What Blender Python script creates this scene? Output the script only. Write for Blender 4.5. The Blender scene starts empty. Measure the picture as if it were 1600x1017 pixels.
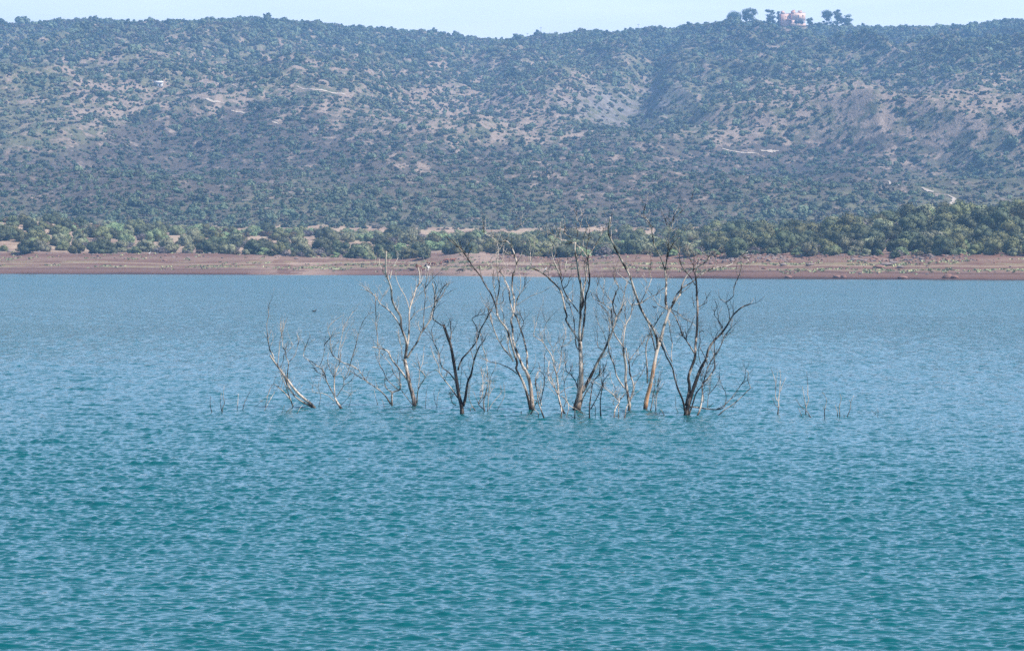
import bpy, math, random
import numpy as np
R = math.radians
rng = np.random.default_rng(7)
random.seed(7)
scn = bpy.context.scene
COL = scn.collection

# ------------------------------------------------------------------ camera model (100 mm lens, 7.5 m above the lake)
F, CX, CY, HZ, HCAM = 4444.0, 800.0, 508.5, 394.0, 7.5
PITCH = math.atan((CY - HZ) / F)
CP, SP = math.cos(PITCH), math.sin(PITCH)

def at(px, py, Y):
    dx, dy = (px - CX) / F, -(py - CY) / F
    d = (dx, CP + dy * SP, -SP + dy * CP)
    k = Y / d[1]
    return np.array([d[0] * k, Y, HCAM + d[2] * k])

def zline(py, Y):            # height of the sight line through image row py at distance Y
    dy = -(py - CY) / F
    return HCAM + (-SP + dy * CP) / (CP + dy * SP) * Y

def rowof(z, Y):             # inverse of zline
    t = (z - HCAM) / Y
    dy = (t * CP + SP) / (CP - t * SP)
    return CY - dy * F

def water_Y(py):             # distance at which the sight line meets the water
    dy = -(py - CY) / F
    return HCAM * (CP + dy * SP) / (SP - dy * CP)

# ------------------------------------------------------------------ numpy noise
TAB = rng.random((256, 256)).astype(np.float32)
def vnoise(x, y, s=0):
    x = np.asarray(x, dtype=np.float64) + 37.7 * s; y = np.asarray(y, dtype=np.float64) + 91.3 * s
    xi = np.floor(x).astype(np.int64); yi = np.floor(y).astype(np.int64)
    fx = x - xi; fy = y - yi
    fx = fx * fx * (3 - 2 * fx); fy = fy * fy * (3 - 2 * fy)
    x0, x1, y0, y1 = xi & 255, (xi + 1) & 255, yi & 255, (yi + 1) & 255
    return (TAB[x0, y0] * (1 - fx) * (1 - fy) + TAB[x1, y0] * fx * (1 - fy)
            + TAB[x0, y1] * (1 - fx) * fy + TAB[x1, y1] * fx * fy)
def fbm(x, y, s=0, o=4):
    a, t, n = .5, 0, 0
    for k in range(o):
        t = t + a * vnoise(x * 2 ** k, y * 2 ** k, s + k * 3); n += a; a *= .5
    return t / n
def ridge(x, y, s=0, o=4):
    a, t, n = .5, 0, 0
    for k in range(o):
        t = t + a * (1 - np.abs(2 * vnoise(x * 2 ** k, y * 2 ** k, s + k * 5) - 1)); n += a; a *= .48
    return t / n
def sst(a, b, x):
    t = np.clip((x - a) / (b - a), 0, 1); return t * t * (3 - 2 * t)
def tab(px, pts):
    p = np.array(pts, dtype=float); return np.interp(px, p[:, 0], p[:, 1])

# ------------------------------------------------------------------ mesh helpers
def tag(o, label=None, cat=None, group=None, kind=None):
    if label: o['label'] = label
    if cat: o['category'] = cat
    if group: o['group'] = group
    if kind: o['kind'] = kind
    return o
def mesh_np(name, verts, faces, mats=(), mi=None, smooth=False):
    """verts (n,3); faces: (m,4) or (m,3) int array, or a list of such arrays"""
    me = bpy.data.meshes.new(name)
    if isinstance(faces, np.ndarray): faces = [faces]
    faces = [f for f in faces if len(f)]
    idx = np.concatenate([f.reshape(-1) for f in faces]).astype(np.int32)
    tot = np.concatenate([np.full(len(f), f.shape[1], np.int32) for f in faces])
    st = np.concatenate([[0], np.cumsum(tot)[:-1]]).astype(np.int32)
    me.vertices.add(len(verts)); me.vertices.foreach_set('co', np.asarray(verts, np.float32).reshape(-1))
    me.loops.add(len(idx)); me.loops.foreach_set('vertex_index', idx)
    me.polygons.add(len(tot)); me.polygons.foreach_set('loop_start', st)
    if mi is not None: me.polygons.foreach_set('material_index', np.asarray(mi, np.int32))
    me.update(calc_edges=True)
    if smooth: me.polygons.foreach_set('use_smooth', np.ones(len(tot), bool))
    for m in mats: me.materials.append(m)
    return me
def obj(name, me, parent=None, loc=None):
    o = bpy.data.objects.new(name, me); COL.objects.link(o)
    if parent is not None: o.parent = parent
    if loc is not None: o.location = loc
    return o
def empty(name, loc, rz=0.0):
    o = bpy.data.objects.new(name, None); COL.objects.link(o)
    o.location = loc; o.rotation_euler = (0, 0, rz); o.empty_display_size = .5
    return o
class MB:
    def __init__(s): s.v = []; s.q = []; s.t = []; s.n = 0
    def add(s, v, q=None, t=None):
        v = np.asarray(v, float).reshape(-1, 3); s.v.append(v)
        if q is not None and len(q): s.q.append(np.asarray(q, int) + s.n)
        if t is not None and len(t): s.t.append(np.asarray(t, int) + s.n)
        s.n += len(v)
    def box(s, c, d, rz=0.0):
        x, y, z = np.array(d) / 2
        v = np.array([[-x, -y, -z], [x, -y, -z], [x, y, -z], [-x, y, -z], [-x, -y, z], [x, -y, z], [x, y, z], [-x, y, z]])
        ca, sa = math.cos(rz), math.sin(rz)
        v = np.stack([v[:, 0] * ca - v[:, 1] * sa, v[:, 0] * sa + v[:, 1] * ca, v[:, 2]], 1) + np.array(c)
        s.add(v, q=[[3, 2, 1, 0], [4, 5, 6, 7], [0, 1, 5, 4], [1, 2, 6, 5], [2, 3, 7, 6], [3, 0, 4, 7]])
    def tube(s, P, rad, n=6, cap=True):
        P = np.asarray(P, float); rad = np.asarray(rad, float); m = len(P)
        T = np.gradient(P, axis=0); T /= np.linalg.norm(T, axis=1)[:, None] + 1e-9
        ref = np.array([0.31, .93, .17]); u = np.cross(T[0], ref); u /= np.linalg.norm(u)
        ang = np.arange(n) * 2 * math.pi / n; V = []
        for i in range(m):
            u = u - T[i] * u.dot(T[i]); u /= np.linalg.norm(u) + 1e-9; w = np.cross(T[i], u)
            V.append(P[i] + rad[i] * (np.cos(ang)[:, None] * u + np.sin(ang)[:, None] * w))
        V = np.concatenate(V); q = []
        for i in range(m - 1):
            for k in range(n):
                a, b = i * n + k, i * n + (k + 1) % n; q.append([a, b, b + n, a + n])
        t = []
        if cap:
            V = np.concatenate([V, P[:1], P[-1:]]); c0, c1 = m * n, m * n + 1
            for k in range(n):
                t.append([c0, (k + 1) % n, k]); t.append([c1, (m - 1) * n + k, (m - 1) * n + (k + 1) % n])
        s.add(V, q=q, t=t)
    def build(s, name, mats=(), smooth=False):
        f = []
        if s.q: f.append(np.concatenate(s.q))
        if s.t: f.append(np.concatenate(s.t))
        return mesh_np(name, np.concatenate(s.v), f, mats, smooth=smooth)

# ------------------------------------------------------------------ materials
def mat(name):
    m = bpy.data.materials.new(name); m.use_nodes = True
    nt = m.node_tree; b = nt.nodes['Principled BSDF']
    return m, nt, b
def N(nt, t, **kw):
    n = nt.nodes.new(t)
    for k, v in kw.items():
        if k.startswith('i_'):
            key = k[2:]; n.inputs[int(key) if key.isdigit() else key.replace('_', ' ')].default_value = v
        else: setattr(n, k, v)
    return n
def L(nt, a, b): nt.links.new(a, b)
def ramp(nt, fac, stops, mode='LINEAR'):
    r = nt.nodes.new('ShaderNodeValToRGB'); r.color_ramp.interpolation = mode
    e = r.color_ramp.elements
    while len(e) < len(stops): e.new(.5)
    for i, (p, c) in enumerate(stops):
        e[i].position = p; e[i].color = (*c, 1) if len(c) == 3 else c
    L(nt, fac, r.inputs[0]); return r.outputs[0]
def noise(nt, vec, scale, detail=3, rough=.55):
    n = N(nt, 'ShaderNodeTexNoise'); n.inputs['Scale'].default_value = scale
    n.inputs['Detail'].default_value = detail; n.inputs['Roughness'].default_value = rough
    if vec is not None: L(nt, vec, n.inputs['Vector'])
    return n.outputs[0]
def mapping(nt, vec, sc):
    m = N(nt, 'ShaderNodeMapping'); m.inputs['Scale'].default_value = sc; L(nt, vec, m.inputs['Vector']); return m.outputs[0]
def mixc(nt, f, a, b, bt='MIX'):
    m = N(nt, 'ShaderNodeMix', data_type='RGBA', blend_type=bt)
    for s, v in ((m.inputs[0], f), (m.inputs[6], a), (m.inputs[7], b)):
        if isinstance(v, (int, float)): s.default_value = v
        elif isinstance(v, tuple): s.default_value = (*v, 1)
        else: L(nt, v, s)
    return m.outputs[2]
def mth(nt, op, a, b=None):
    m = N(nt, 'ShaderNodeMath', operation=op)
    for s, v in ((m.inputs[0], a), (m.inputs[1], b)):
        if v is None: continue
        if isinstance(v, (int, float)): s.default_value = v
        else: L(nt, v, s)
    return m.outputs[0]
def attr(nt, name): return N(nt, 'ShaderNodeAttribute', attribute_name=name).outputs['Fac']

def foliage_mat(name, a, b, rnd=.35, scale=.9):
    m, nt, bs = mat(name)
    tc = N(nt, 'ShaderNodeTexCoord').outputs['Object']
    f = ramp(nt, noise(nt, tc, scale, 2), [(.3, (0, 0, 0)), (.7, (1, 1, 1))])
    c = mixc(nt, f, a, b)
    oi = N(nt, 'ShaderNodeObjectInfo').outputs['Random']
    h = N(nt, 'ShaderNodeHueSaturation'); L(nt, c, h.inputs['Color'])
    L(nt, mth(nt, 'ADD', mth(nt, 'MULTIPLY', oi, .05), .475), h.inputs['Hue'])
    L(nt, mth(nt, 'ADD', mth(nt, 'MULTIPLY', oi, 2 * rnd), 1 - rnd), h.inputs['Value'])
    h.inputs['Saturation'].default_value = .95
    L(nt, h.outputs[0], bs.inputs['Base Color']); bs.inputs['Roughness'].default_value = .75
    bs.inputs['Specular IOR Level'].default_value = .25
    return m
M = {}
M['olive'] = foliage_mat('olive_leaf', (.135, .14, .075), (.22, .215, .12), .25)
M['dark'] = foliage_mat('dark_leaf', (.04, .05, .025), (.075, .085, .04), .3)
M['mid'] = foliage_mat('mid_leaf', (.085, .09, .038), (.15, .15, .06), .3)
M['lime'] = foliage_mat('light_leaf', (.12, .16, .07), (.20, .24, .11), .25)
M['grey'] = foliage_mat('grey_twigs', (.11, .09, .09), (.17, .14, .13), .2)
M['brownbush'] = foliage_mat('brown_bush', (.10, .06, .035), (.13, .11, .05), .25)
M['hilldark'] = foliage_mat('hill_leaf', (.045, .066, .038), (.08, .105, .058), .4, .5)
M['hillmid'] = foliage_mat('hill_leaf_light', (.085, .11, .06), (.14, .165, .095), .35, .5)
M['hillheath'] = foliage_mat('heath_leaf', (.08, .07, .055), (.12, .105, .075), .35, .5)
M['euc'] = foliage_mat('eucalyptus_leaf', (.05, .075, .045), (.09, .12, .07), .1, .3)

def bark(name, pale, dark, amount, patch=None):
    m, nt, bs = mat(name)
    tc = N(nt, 'ShaderNodeTexCoord').outputs['Object']
    st = mapping(nt, tc, (3.2, 3.2, .9))
    f = ramp(nt, noise(nt, st, 1.0, 4, .65), [(amount - .05, (1, 1, 1)), (amount + .05, (0, 0, 0))])
    c = mixc(nt, f, pale, dark)
    if patch:
        z = N(nt, 'ShaderNodeSeparateXYZ'); L(nt, tc, z.inputs[0])
        w = mth(nt, 'ADD', z.outputs['Z'], mth(nt, 'MULTIPLY', noise(nt, mapping(nt, tc, (5, 5, 1.5)), 1, 3), 1.6))
        pf = ramp(nt, mth(nt, 'MULTIPLY', w, 1 / 6.0), [(patch[1] - .05, (1, 1, 1)), (patch[1] + .05, (0, 0, 0))])
        pc = mixc(nt, noise(nt, mapping(nt, tc, (9, 9, 2)), 1, 4, .7), tuple(v * .45 for v in patch[0]), tuple(min(1, v * 1.5) for v in patch[0]))
        pn = ramp(nt, noise(nt, mapping(nt, tc, (4, 4, 1.2)), 1, 4, .6), [(.42, (.15, .15, .15)), (.5, (1, 1, 1))])
        c = mixc(nt, mth(nt, 'MULTIPLY', pf, mth(nt, 'MULTIPLY', pn, patch[2])), c, pc)
    # the lowest half metre is stained black by the water
    z2 = N(nt, 'ShaderNodeSeparateXYZ'); L(nt, tc, z2.inputs[0])
    wl = ramp(nt, mth(nt, 'ADD', z2.outputs['Z'], mth(nt, 'MULTIPLY', noise(nt, tc, 6, 2), .25)), [(.2, (1, 1, 1)), (.42, (0, 0, 0))])
    c = mixc(nt, mth(nt, 'MULTIPLY', wl, .85), c, (.012, .010, .009))
    L(nt, c, bs.inputs['Base Color']); bs.inputs['Roughness'].default_value = .85
    bs.inputs['Specular IOR Level'].default_value = .2
    bp = N(nt, 'ShaderNodeBump'); bp.inputs['Strength'].default_value = .6; bp.inputs['Distance'].default_value = .02
    L(nt, noise(nt, mapping(nt, tc, (30, 30, 5)), 1, 3), bp.inputs['Height']); L(nt, bp.outputs[0], bs.inputs['Normal'])
    return m
PALE, DARK = (.50, .42, .345), (.032, .025, .020)  # blotch tones: dark bark, with the limbs' shaded sides put into the colour
M['bark_pale'] = bark('weathered_wood', PALE, (.08, .06, .047), .46)
M['bark_mixed'] = bark('mixed_bark', PALE, DARK, .50)
M['bark_dark'] = bark('blackened_bark', (.34, .27, .22), (.022, .018, .016), .56)
M['bark_brown'] = bark('brown_bark', PALE, DARK, .45, ((.20, .12, .08), .42, .6))
M['bark_orange'] = bark('orange_bark', PALE, DARK, .40, ((.50, .22, .075), .48, .75))

def plain(name, col, rough=.8, var=.15, scale=.8):
    m, nt, bs = mat(name)
    tc = N(nt, 'ShaderNodeTexCoord').outputs['Object']
    n = ramp(nt, noise(nt, tc, scale, 4, .6), [(.3, tuple(c * (1 - var) for c in col)), (.7, tuple(min(1, c * (1 + var)) for c in col))])
    L(nt, n, bs.inputs['Base Color']); bs.inputs['Roughness'].default_value = rough
    bs.inputs['Specular IOR Level'].default_value = .25
    return m

# ------------------------------------------------------------------ terrain
SHORE = [(-900, 427), (0, 428), (400, 429.5), (560, 430), (640, 430.5), (800, 432), (860, 433), (1000, 434.5), (1200, 436), (1600, 438), (2500, 441)]
EDGE = [(-900, 392), (0, 393), (120, 397), (300, 396), (400, 399), (480, 402), (560, 405), (620, 406), (680, 402), (720, 396), (780, 398), (860, 404), (940, 400), (1000, 398), (1100, 399), (1200, 398), (1300, 399), (1400, 401), (1500, 399), (1600, 397), (2500, 395)]
TOPG = [(-900, 345), (0, 349), (60, 348), (120, 356), (200, 363), (300, 365), (400, 368), (560, 371), (700, 374), (850, 375), (1000, 375), (1060, 373), (1130, 369), (1220, 371), (1290, 367), (1350, 359), (1420, 352), (1480, 343), (1540, 338), (1600, 339), (1750, 345), (2500, 350)]
TOPY = [(-900, 1200), (0, 1180), (120, 1250), (500, 1300), (1000, 1280), (1150, 1050), (1300, 980), (1560, 960), (2500, 950)]
CREST = [(-900, 50), (-300, 40), (0, 40), (60, 39), (120, 36), (190, 38), (250, 45), (305, 49), (340, 44), (400, 38), (430, 39), (480, 44), (520, 48), (600, 48), (680, 50), (720, 58), (760, 64), (850, 64), (920, 60), (960, 53), (1000, 50), (1060, 51), (1100, 44), (1140, 38), (1180, 36), (1240, 38), (1270, 40), (1330, 44), (1400, 44), (1500, 44), (1600, 41), (1900, 42), (2500, 60)]
CRESTY = 3300.0
# spurs and knolls standing in front of the main slope: px, row of the top, distance, half width px, half depth m
KNOLLS = [(1010, 212, 2250, 190, 260), (520, 182, 2480, 120, 240), (90, 205, 2380, 120, 260), (300, 130, 2800, 90, 300),
          (1490, 110, 2900, 110, 300), (870, 120, 2850, 80, 300), (1330, 250, 2120, 120, 220), (1850, 150, 2600, 200, 220)]
def ang(x, Y): return x / Y * F + CX
def hill_z(a, Y):
    x = (a - CX) / F * Y
    zc = zline(tab(a, CREST), CRESTY)
    t = np.clip((Y - 1400) / (CRESTY - 1400), 0, 1)
    z = 16 + (zc - 16) * (0.35 * t + .65 * t ** 1.55)
    back = np.clip((Y - CRESTY) / 900, 0, 3); z = z - 90 * back ** 1.3
    w = np.sin(math.pi * np.clip(t, 0, 1)) ** .7
    rx = x + 160 * (fbm(x / 400, Y / 500, 2) - .5) + .55 * (Y - 2400) * np.sin(x / 480.)
    sp = ridge(rx / 270, Y / 1100, 4, 4) - .55
    z = z + w * sp * 150
    z = z + w * (ridge(x / 110, Y / 190, 9, 4) - .55) * 34
    for (kx, ky, kY, kw, kd) in KNOLLS:
        zt = zline(ky, kY)
        da = (a - kx) / kw; dY = (Y - kY) / kd
        warp = .35 * (fbm(a / 120., Y / 260., 13) - .5)
        g = np.exp(-(da ** 2) - (dY + warp) ** 2 * np.where(dY > 0, .9, .55))
        tgt = zt + (fbm(x / 60, Y / 80, 21, 3) - .5) * 12
        z = np.where(g > .02, z + np.clip(g * 1.15, 0, 1) * np.maximum(tgt - z, 0), z)
    # rocky ravine
    rv = np.exp(-((a - 1015 - (Y - 2700) * .05) / 30) ** 2) * sst(2350, 2550, Y) * (1 - sst(3000, 3250, Y))
    return z - rv * 24
def near_z(a, Y):
    Ys = water_Y(tab(a, SHORE)); x = (a - CX) / F * Y
    Ye = Ys + 52 + 10 * (vnoise(a / 70., 0 * a, 3) - .5)
    ze = zline(tab(a, EDGE), Ye)
    Yt = tab(a, TOPY); zt = zline(tab(a, TOPG), Yt)
    s = Y - Ys
    wob = 3.5 * (fbm(x / 25, Y / 60, 5) - .5)
    s = s + wob
    bank = ze * np.clip(s / (Ye - Ys), -3, 1)
    k = 2.2; fr = bank / ze * 5; stp = np.floor(fr) + sst(.15, .85, fr - np.floor(fr)) ; bank = np.where(s > 0, ze * (.6 * stp + .4 * fr) / 5, bank)
    up = ze + (zt - ze) * sst(0, 1, (Y - Ye) / (Yt - Ye)) + 1.6 * (fbm(x / 30, Y / 40, 6) - .5) * sst(0, 40, Y - Ye)
    z = np.where(Y < Ye, bank, up)
    z = z + .5 * (fbm(x / 6, Y / 6, 8, 3) - .5) * sst(2, 30, s)
    dip = sst(0, 160, Y - Yt); z = z - dip * np.clip(zt - 17, 0, 12)
    z = np.where(s < 0, np.maximum(-3.0, s * .05), z)
    return z
def H(a, Y):
    b = sst(1330, 1560, Y)
    return near_z(a, Y) * (1 - b) + hill_z(a, Y) * b
def Hxy(x, Y): return H(ang(x, Y), Y)

def gridmap(a, r, G, x0=50, dx=100, y0=62, dy=45):
    G = np.array(G, float) / 9.0; h, w = G.shape
    a = np.asarray(a, float) + 45 * (fbm(np.asarray(a) / 35., r / 22., 31, 3) - .5) * 2
    r = r + 22 * (fbm(np.asarray(a) / 40., r / 18., 33, 3) - .5) * 2
    u = np.clip((a - x0) / dx, 0, w - 1.001); v = np.clip((r - y0) / dy, 0, h - 1.001)
    i = u.astype(int); j = v.astype(int); fu = u - i; fv = v - j
    return G[j, i] * (1 - fu) * (1 - fv) + G[j, i + 1] * fu * (1 - fv) + G[j + 1, i] * (1 - fu) * fv + G[j + 1, i + 1] * fu * fv
BARE = [[2,2,4,2,4,3,3,3,3,3,3,4,3,2,2,2],
        [3,4,4,4,6,5,5,5,4,3,2,3,3,4,6,5],
        [2,6,6,7,5,5,6,7,7,6,4,4,7,7,7,6],
        [3,5,4,2,3,6,6,6,8,4,3,6,7,7,6,6],
        [3,3,2,3,3,3,4,3,4,4,4,4,2,4,5,4],
        [3,3,2,2,3,2,3,3,4,5,4,2,2,2,3,2],
        [2,1,1,1,2,1,1,2,2,3,2,2,1,1,2,1]]
HEATH = [[1,1,1,1,1,1,1,1,1,1,1,1,1,1,1,1],
         [1,1,1,1,1,2,2,1,1,1,1,1,1,2,2,3],
         [1,1,3,3,4,3,3,2,2,3,2,2,2,3,4,4],
         [1,3,7,8,8,5,5,2,3,4,2,2,3,4,4,4],
         [4,7,8,8,7,7,5,6,5,7,7,6,8,7,5,4],
         [6,7,6,7,4,5,5,5,5,8,8,5,5,5,4,4],
         [4,4,4,4,3,4,3,4,4,5,5,4,3,3,3,3]]

def terrain(name, a0, a1, na, Yrows, mats):
    A, Yg = np.meshgrid(np.linspace(a0, a1, na), Yrows)
    Z = H(A, Yg); X = (A - CX) / F * Yg
    V = np.stack([X, Yg, Z], -1).reshape(-1, 3)
    n = len(Yrows); i = np.arange(n - 1)[:, None] * na + np.arange(na - 1)[None, :]
    q = np.stack([i, i + 1, i + 1 + na, i + na], -1).reshape(-1, 4)
    me = mesh_np(name, V, q, mats, smooth=True)
    r = rowof(Z, Yg)
    for nm, g in (('bare', BARE), ('heath', HEATH)):
        at_ = me.attributes.new(nm, 'FLOAT', 'POINT'); at_.data.foreach_set('value', gridmap(A, r, g).astype(np.float32).reshape(-1))
    rk = np.exp(-((A - 950) / 55) ** 2 - ((r - 168) / 32) ** 2) + np.exp(-((A - 1035) / 28) ** 2 - ((r - 148) / 22) ** 2)
    at_ = me.attributes.new('rock', 'FLOAT', 'POINT'); at_.data.foreach_set('value', np.clip(rk * 1.3, 0, 1).astype(np.float32).reshape(-1))
    return obj(name, me)

# shore / near ground material: strata of red earth, dry grass on the upper benches
m, nt, bs = mat('shore_earth'); M['shore'] = m
geo = N(nt, 'ShaderNodeNewGeometry').outputs['Position']
sep = N(nt, 'ShaderNodeSeparateXYZ'); L(nt, geo, sep.inputs[0])
zz = mth(nt, 'ADD', sep.outputs['Z'], mth(nt, 'MULTIPLY', mth(nt, 'SUBTRACT', noise(nt, mapping(nt, geo, (.02, .02, .0)), 1, 4), .5), 2.2))
strata = ramp(nt, mth(nt, 'MULTIPLY', zz, 1 / 9.0), [(0, (.045, .025, .02)), (.035, (.06, .033, .027)), (.05, (.12, .063, .047)), (.16, (.15, .088, .068)), (.19, (.09, .048, .038)), (.24, (.18, .115, .088)),
      (.36, (.135, .07, .052)), (.40, (.25, .18, .125)), (.46, (.13, .066, .05)), (.60, (.20, .13, .095)), (.72, (.135, .073, .055)), (1, (.22, .15, .105))])
fine = noise(nt, mapping(nt, geo, (.25, .12, 1.5)), 1, 5, .65)
c = mixc(nt, ramp(nt, fine, [(.35, (.55, .55, .55)), (.65, (1, 1, 1))]), mixc(nt, .5, strata, (.12, .07, .06)), strata)
# paler sandy fan in the middle of the shore
fan = N(nt, 'ShaderNodeAttribute', attribute_name='fan').outputs['Fac']
c = mixc(nt, mth(nt, 'MULTIPLY', fan, .75), c, mixc(nt, fine, (.27, .19, .15), (.36, .26, .20)))
# dry yellow grass lines on two benches
gl = noise(nt, mapping(nt, geo, (.06, .10, 0)), 1, 5, .7)
def band(z0, wd):
    d = mth(nt, 'ABSOLUTE', mth(nt, 'SUBTRACT', sep.outputs['Z'], z0))
    return ramp(nt, mth(nt, 'MULTIPLY', d, 1 / wd), [(.3, (1, 1, 1)), (1, (0, 0, 0))])
gm = mth(nt, 'MULTIPLY', mth(nt, 'ADD', band(2.6, .5), band(4.2, .5)), ramp(nt, gl, [(.47, (0, 0, 0)), (.56, (1, 1, 1))]))
c = mixc(nt, mth(nt, 'MULTIPLY', gm, .45), c, mixc(nt, noise(nt, geo, .5, 2), (.32, .28, .15), (.20, .20, .10)))
up = ramp(nt, mth(nt, 'MULTIPLY', sep.outputs['Z'], 1 / 20.0), [(.34, (0, 0, 0)), (.42, (1, 1, 1))])
upc = ramp(nt, noise(nt, mapping(nt, geo, (.05, .05, .05)), 1, 5, .65), [(.3, (.12, .08, .055)), (.45, (.24, .165, .12)), (.55, (.33, .24, .17)), (.7, (.20, .17, .10))])
c = mixc(nt, up, c, upc)
L(nt, c, bs.inputs['Base Color']); bs.inputs['Roughness'].default_value = .95; bs.inputs['Specular IOR Level'].default_value = .1
bp = N(nt, 'ShaderNodeBump'); bp.inputs['Strength'].default_value = .8; bp.inputs['Distance'].default_value = .5
L(nt, noise(nt, mapping(nt, geo, (.6, .3, 1)), 1, 4, .7), bp.inputs['Height']); L(nt, bp.outputs[0], bs.inputs['Normal'])

m, nt, bs = mat('hill_ground'); M['hills'] = m
geo = N(nt, 'ShaderNodeNewGeometry').outputs['Position']
bare, heath, rock = attr(nt, 'bare'), attr(nt, 'heath'), attr(nt, 'rock')
n1 = noise(nt, mapping(nt, geo, (.075, .04, .06)), 1, 6, .72)
n2 = ramp(nt, noise(nt, mapping(nt, geo, (.16, .07, .12)), 1, 6, .75), [(.36, (0, 0, 0)), (.64, (1, 1, 1))])
n3 = noise(nt, mapping(nt, geo, (.006, .006, .006)), 1, 4, .6)
earth = mixc(nt, n2, (.13, .095, .075), (.32, .24, .185))
earth = mixc(nt, ramp(nt, n3, [(.4, (0, 0, 0)), (.6, (1, 1, 1))]), earth, mixc(nt, n1, (.16, .12, .10), (.30, .23, .175)))
hc = mixc(nt, n2, (.05, .043, .038), (.11, .088, .07))
gc = mixc(nt, n2, (.06, .065, .04), (.15, .14, .085))
cov = mixc(nt, ramp(nt, mth(nt, 'ADD', heath, mth(nt, 'SUBTRACT', n1, .5)), [(.3, (0, 0, 0)), (.6, (1, 1, 1))]), gc, hc)
bf = ramp(nt, mth(nt, 'ADD', mth(nt, 'SUBTRACT', mth(nt, 'MULTIPLY', bare, .62), mth(nt, 'MULTIPLY', heath, .16)), mth(nt, 'MULTIPLY', mth(nt, 'SUBTRACT', n1, .5), 2.3)), [(.20, (0, 0, 0)), (.42, (1, 1, 1))])
c = mixc(nt, bf, cov, earth)
vo = N(nt, 'ShaderNodeTexVoronoi'); vo.inputs['Scale'].default_value = 1.0; L(nt, mapping(nt, geo, (.09, .05, .09)), vo.inputs['Vector'])
rc = mixc(nt, vo.outputs['Distance'], (.25, .225, .20), (.09, .08, .085))
c = mixc(nt, mth(nt, 'MULTIPLY', rock, ramp(nt, n1, [(.4, (0, 0, 0)), (.55, (1, 1, 1))])), c, rc)
L(nt, c, bs.inputs['Base Color']); bs.inputs['Roughness'].default_value = .95; bs.inputs['Specular IOR Level'].default_value = .1
bp = N(nt, 'ShaderNodeBump'); bp.inputs['Strength'].default_value = .9; bp.inputs['Distance'].default_value = 5
L(nt, noise(nt, mapping(nt, geo, (.06, .05, .06)), 1, 6, .75), bp.inputs['Height']); L(nt, bp.outputs[0], bs.inputs['Normal'])

rows_near = np.concatenate([np.linspace(640, 730, 8)[:-1], np.arange(730, 1130, 1.5), np.arange(1130, 1451, 4)])
g = tag(terrain('ground', -500, 2100, 1100, rows_near, [M['shore']]), 'red earth bank and scrub ground along the far shore', kind='structure')
co = np.empty(len(g.data.vertices) * 3, np.float32); g.data.vertices.foreach_get('co', co); co = co.reshape(-1, 3)
aa = ang(co[:, 0], co[:, 1])
fan = np.clip(np.exp(-((aa - 800) / 110) ** 2) * 1.2 * (fbm(co[:, 0] / 14, co[:, 2] * 1.0, 44) > .42) + .8 * np.exp(-((aa - 470) / 60) ** 2) * (fbm(co[:, 0] / 10, co[:, 2], 45) > .5), 0, 1)
g.data.attributes.new('fan', 'FLOAT', 'POINT').data.foreach_set('value', fan.astype(np.float32))
tag(terrain('hills', -500, 2100, 1000, np.concatenate([np.arange(1447, 3400, 5.0), np.arange(3400, 5200, 60)]), [M['hills']]),
    'scrub covered hillside rising behind the reservoir', kind='structure')
# lake bed: one great sheet under everything
bed = MB(); bed.add([[-9000, -3000, -6], [9000, -3000, -6], [9000, 12000, -6], [-9000, 12000, -6]], q=[[0, 1, 2, 3]])
tag(obj('terrain', bed.build('terrain', [M['shore']])), 'land and lake bed reaching to the horizon', kind='structure')

def hit(px, py, y0=1400, y1=3500):       # where the sight line of a photo point meets the hillside
    Y = np.arange(y0, y1, 3.0); z = H(np.full_like(Y, px), Y); zl = zline(py, Y)
    k = np.argmax(z >= zl)
    Yh = Y[k] if z[k] >= zl[k] else CRESTY
    return np.array([(px - CX) / F * Yh, Yh, H(np.array([float(px)]), np.array([float(Yh)]))[0]])

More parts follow.
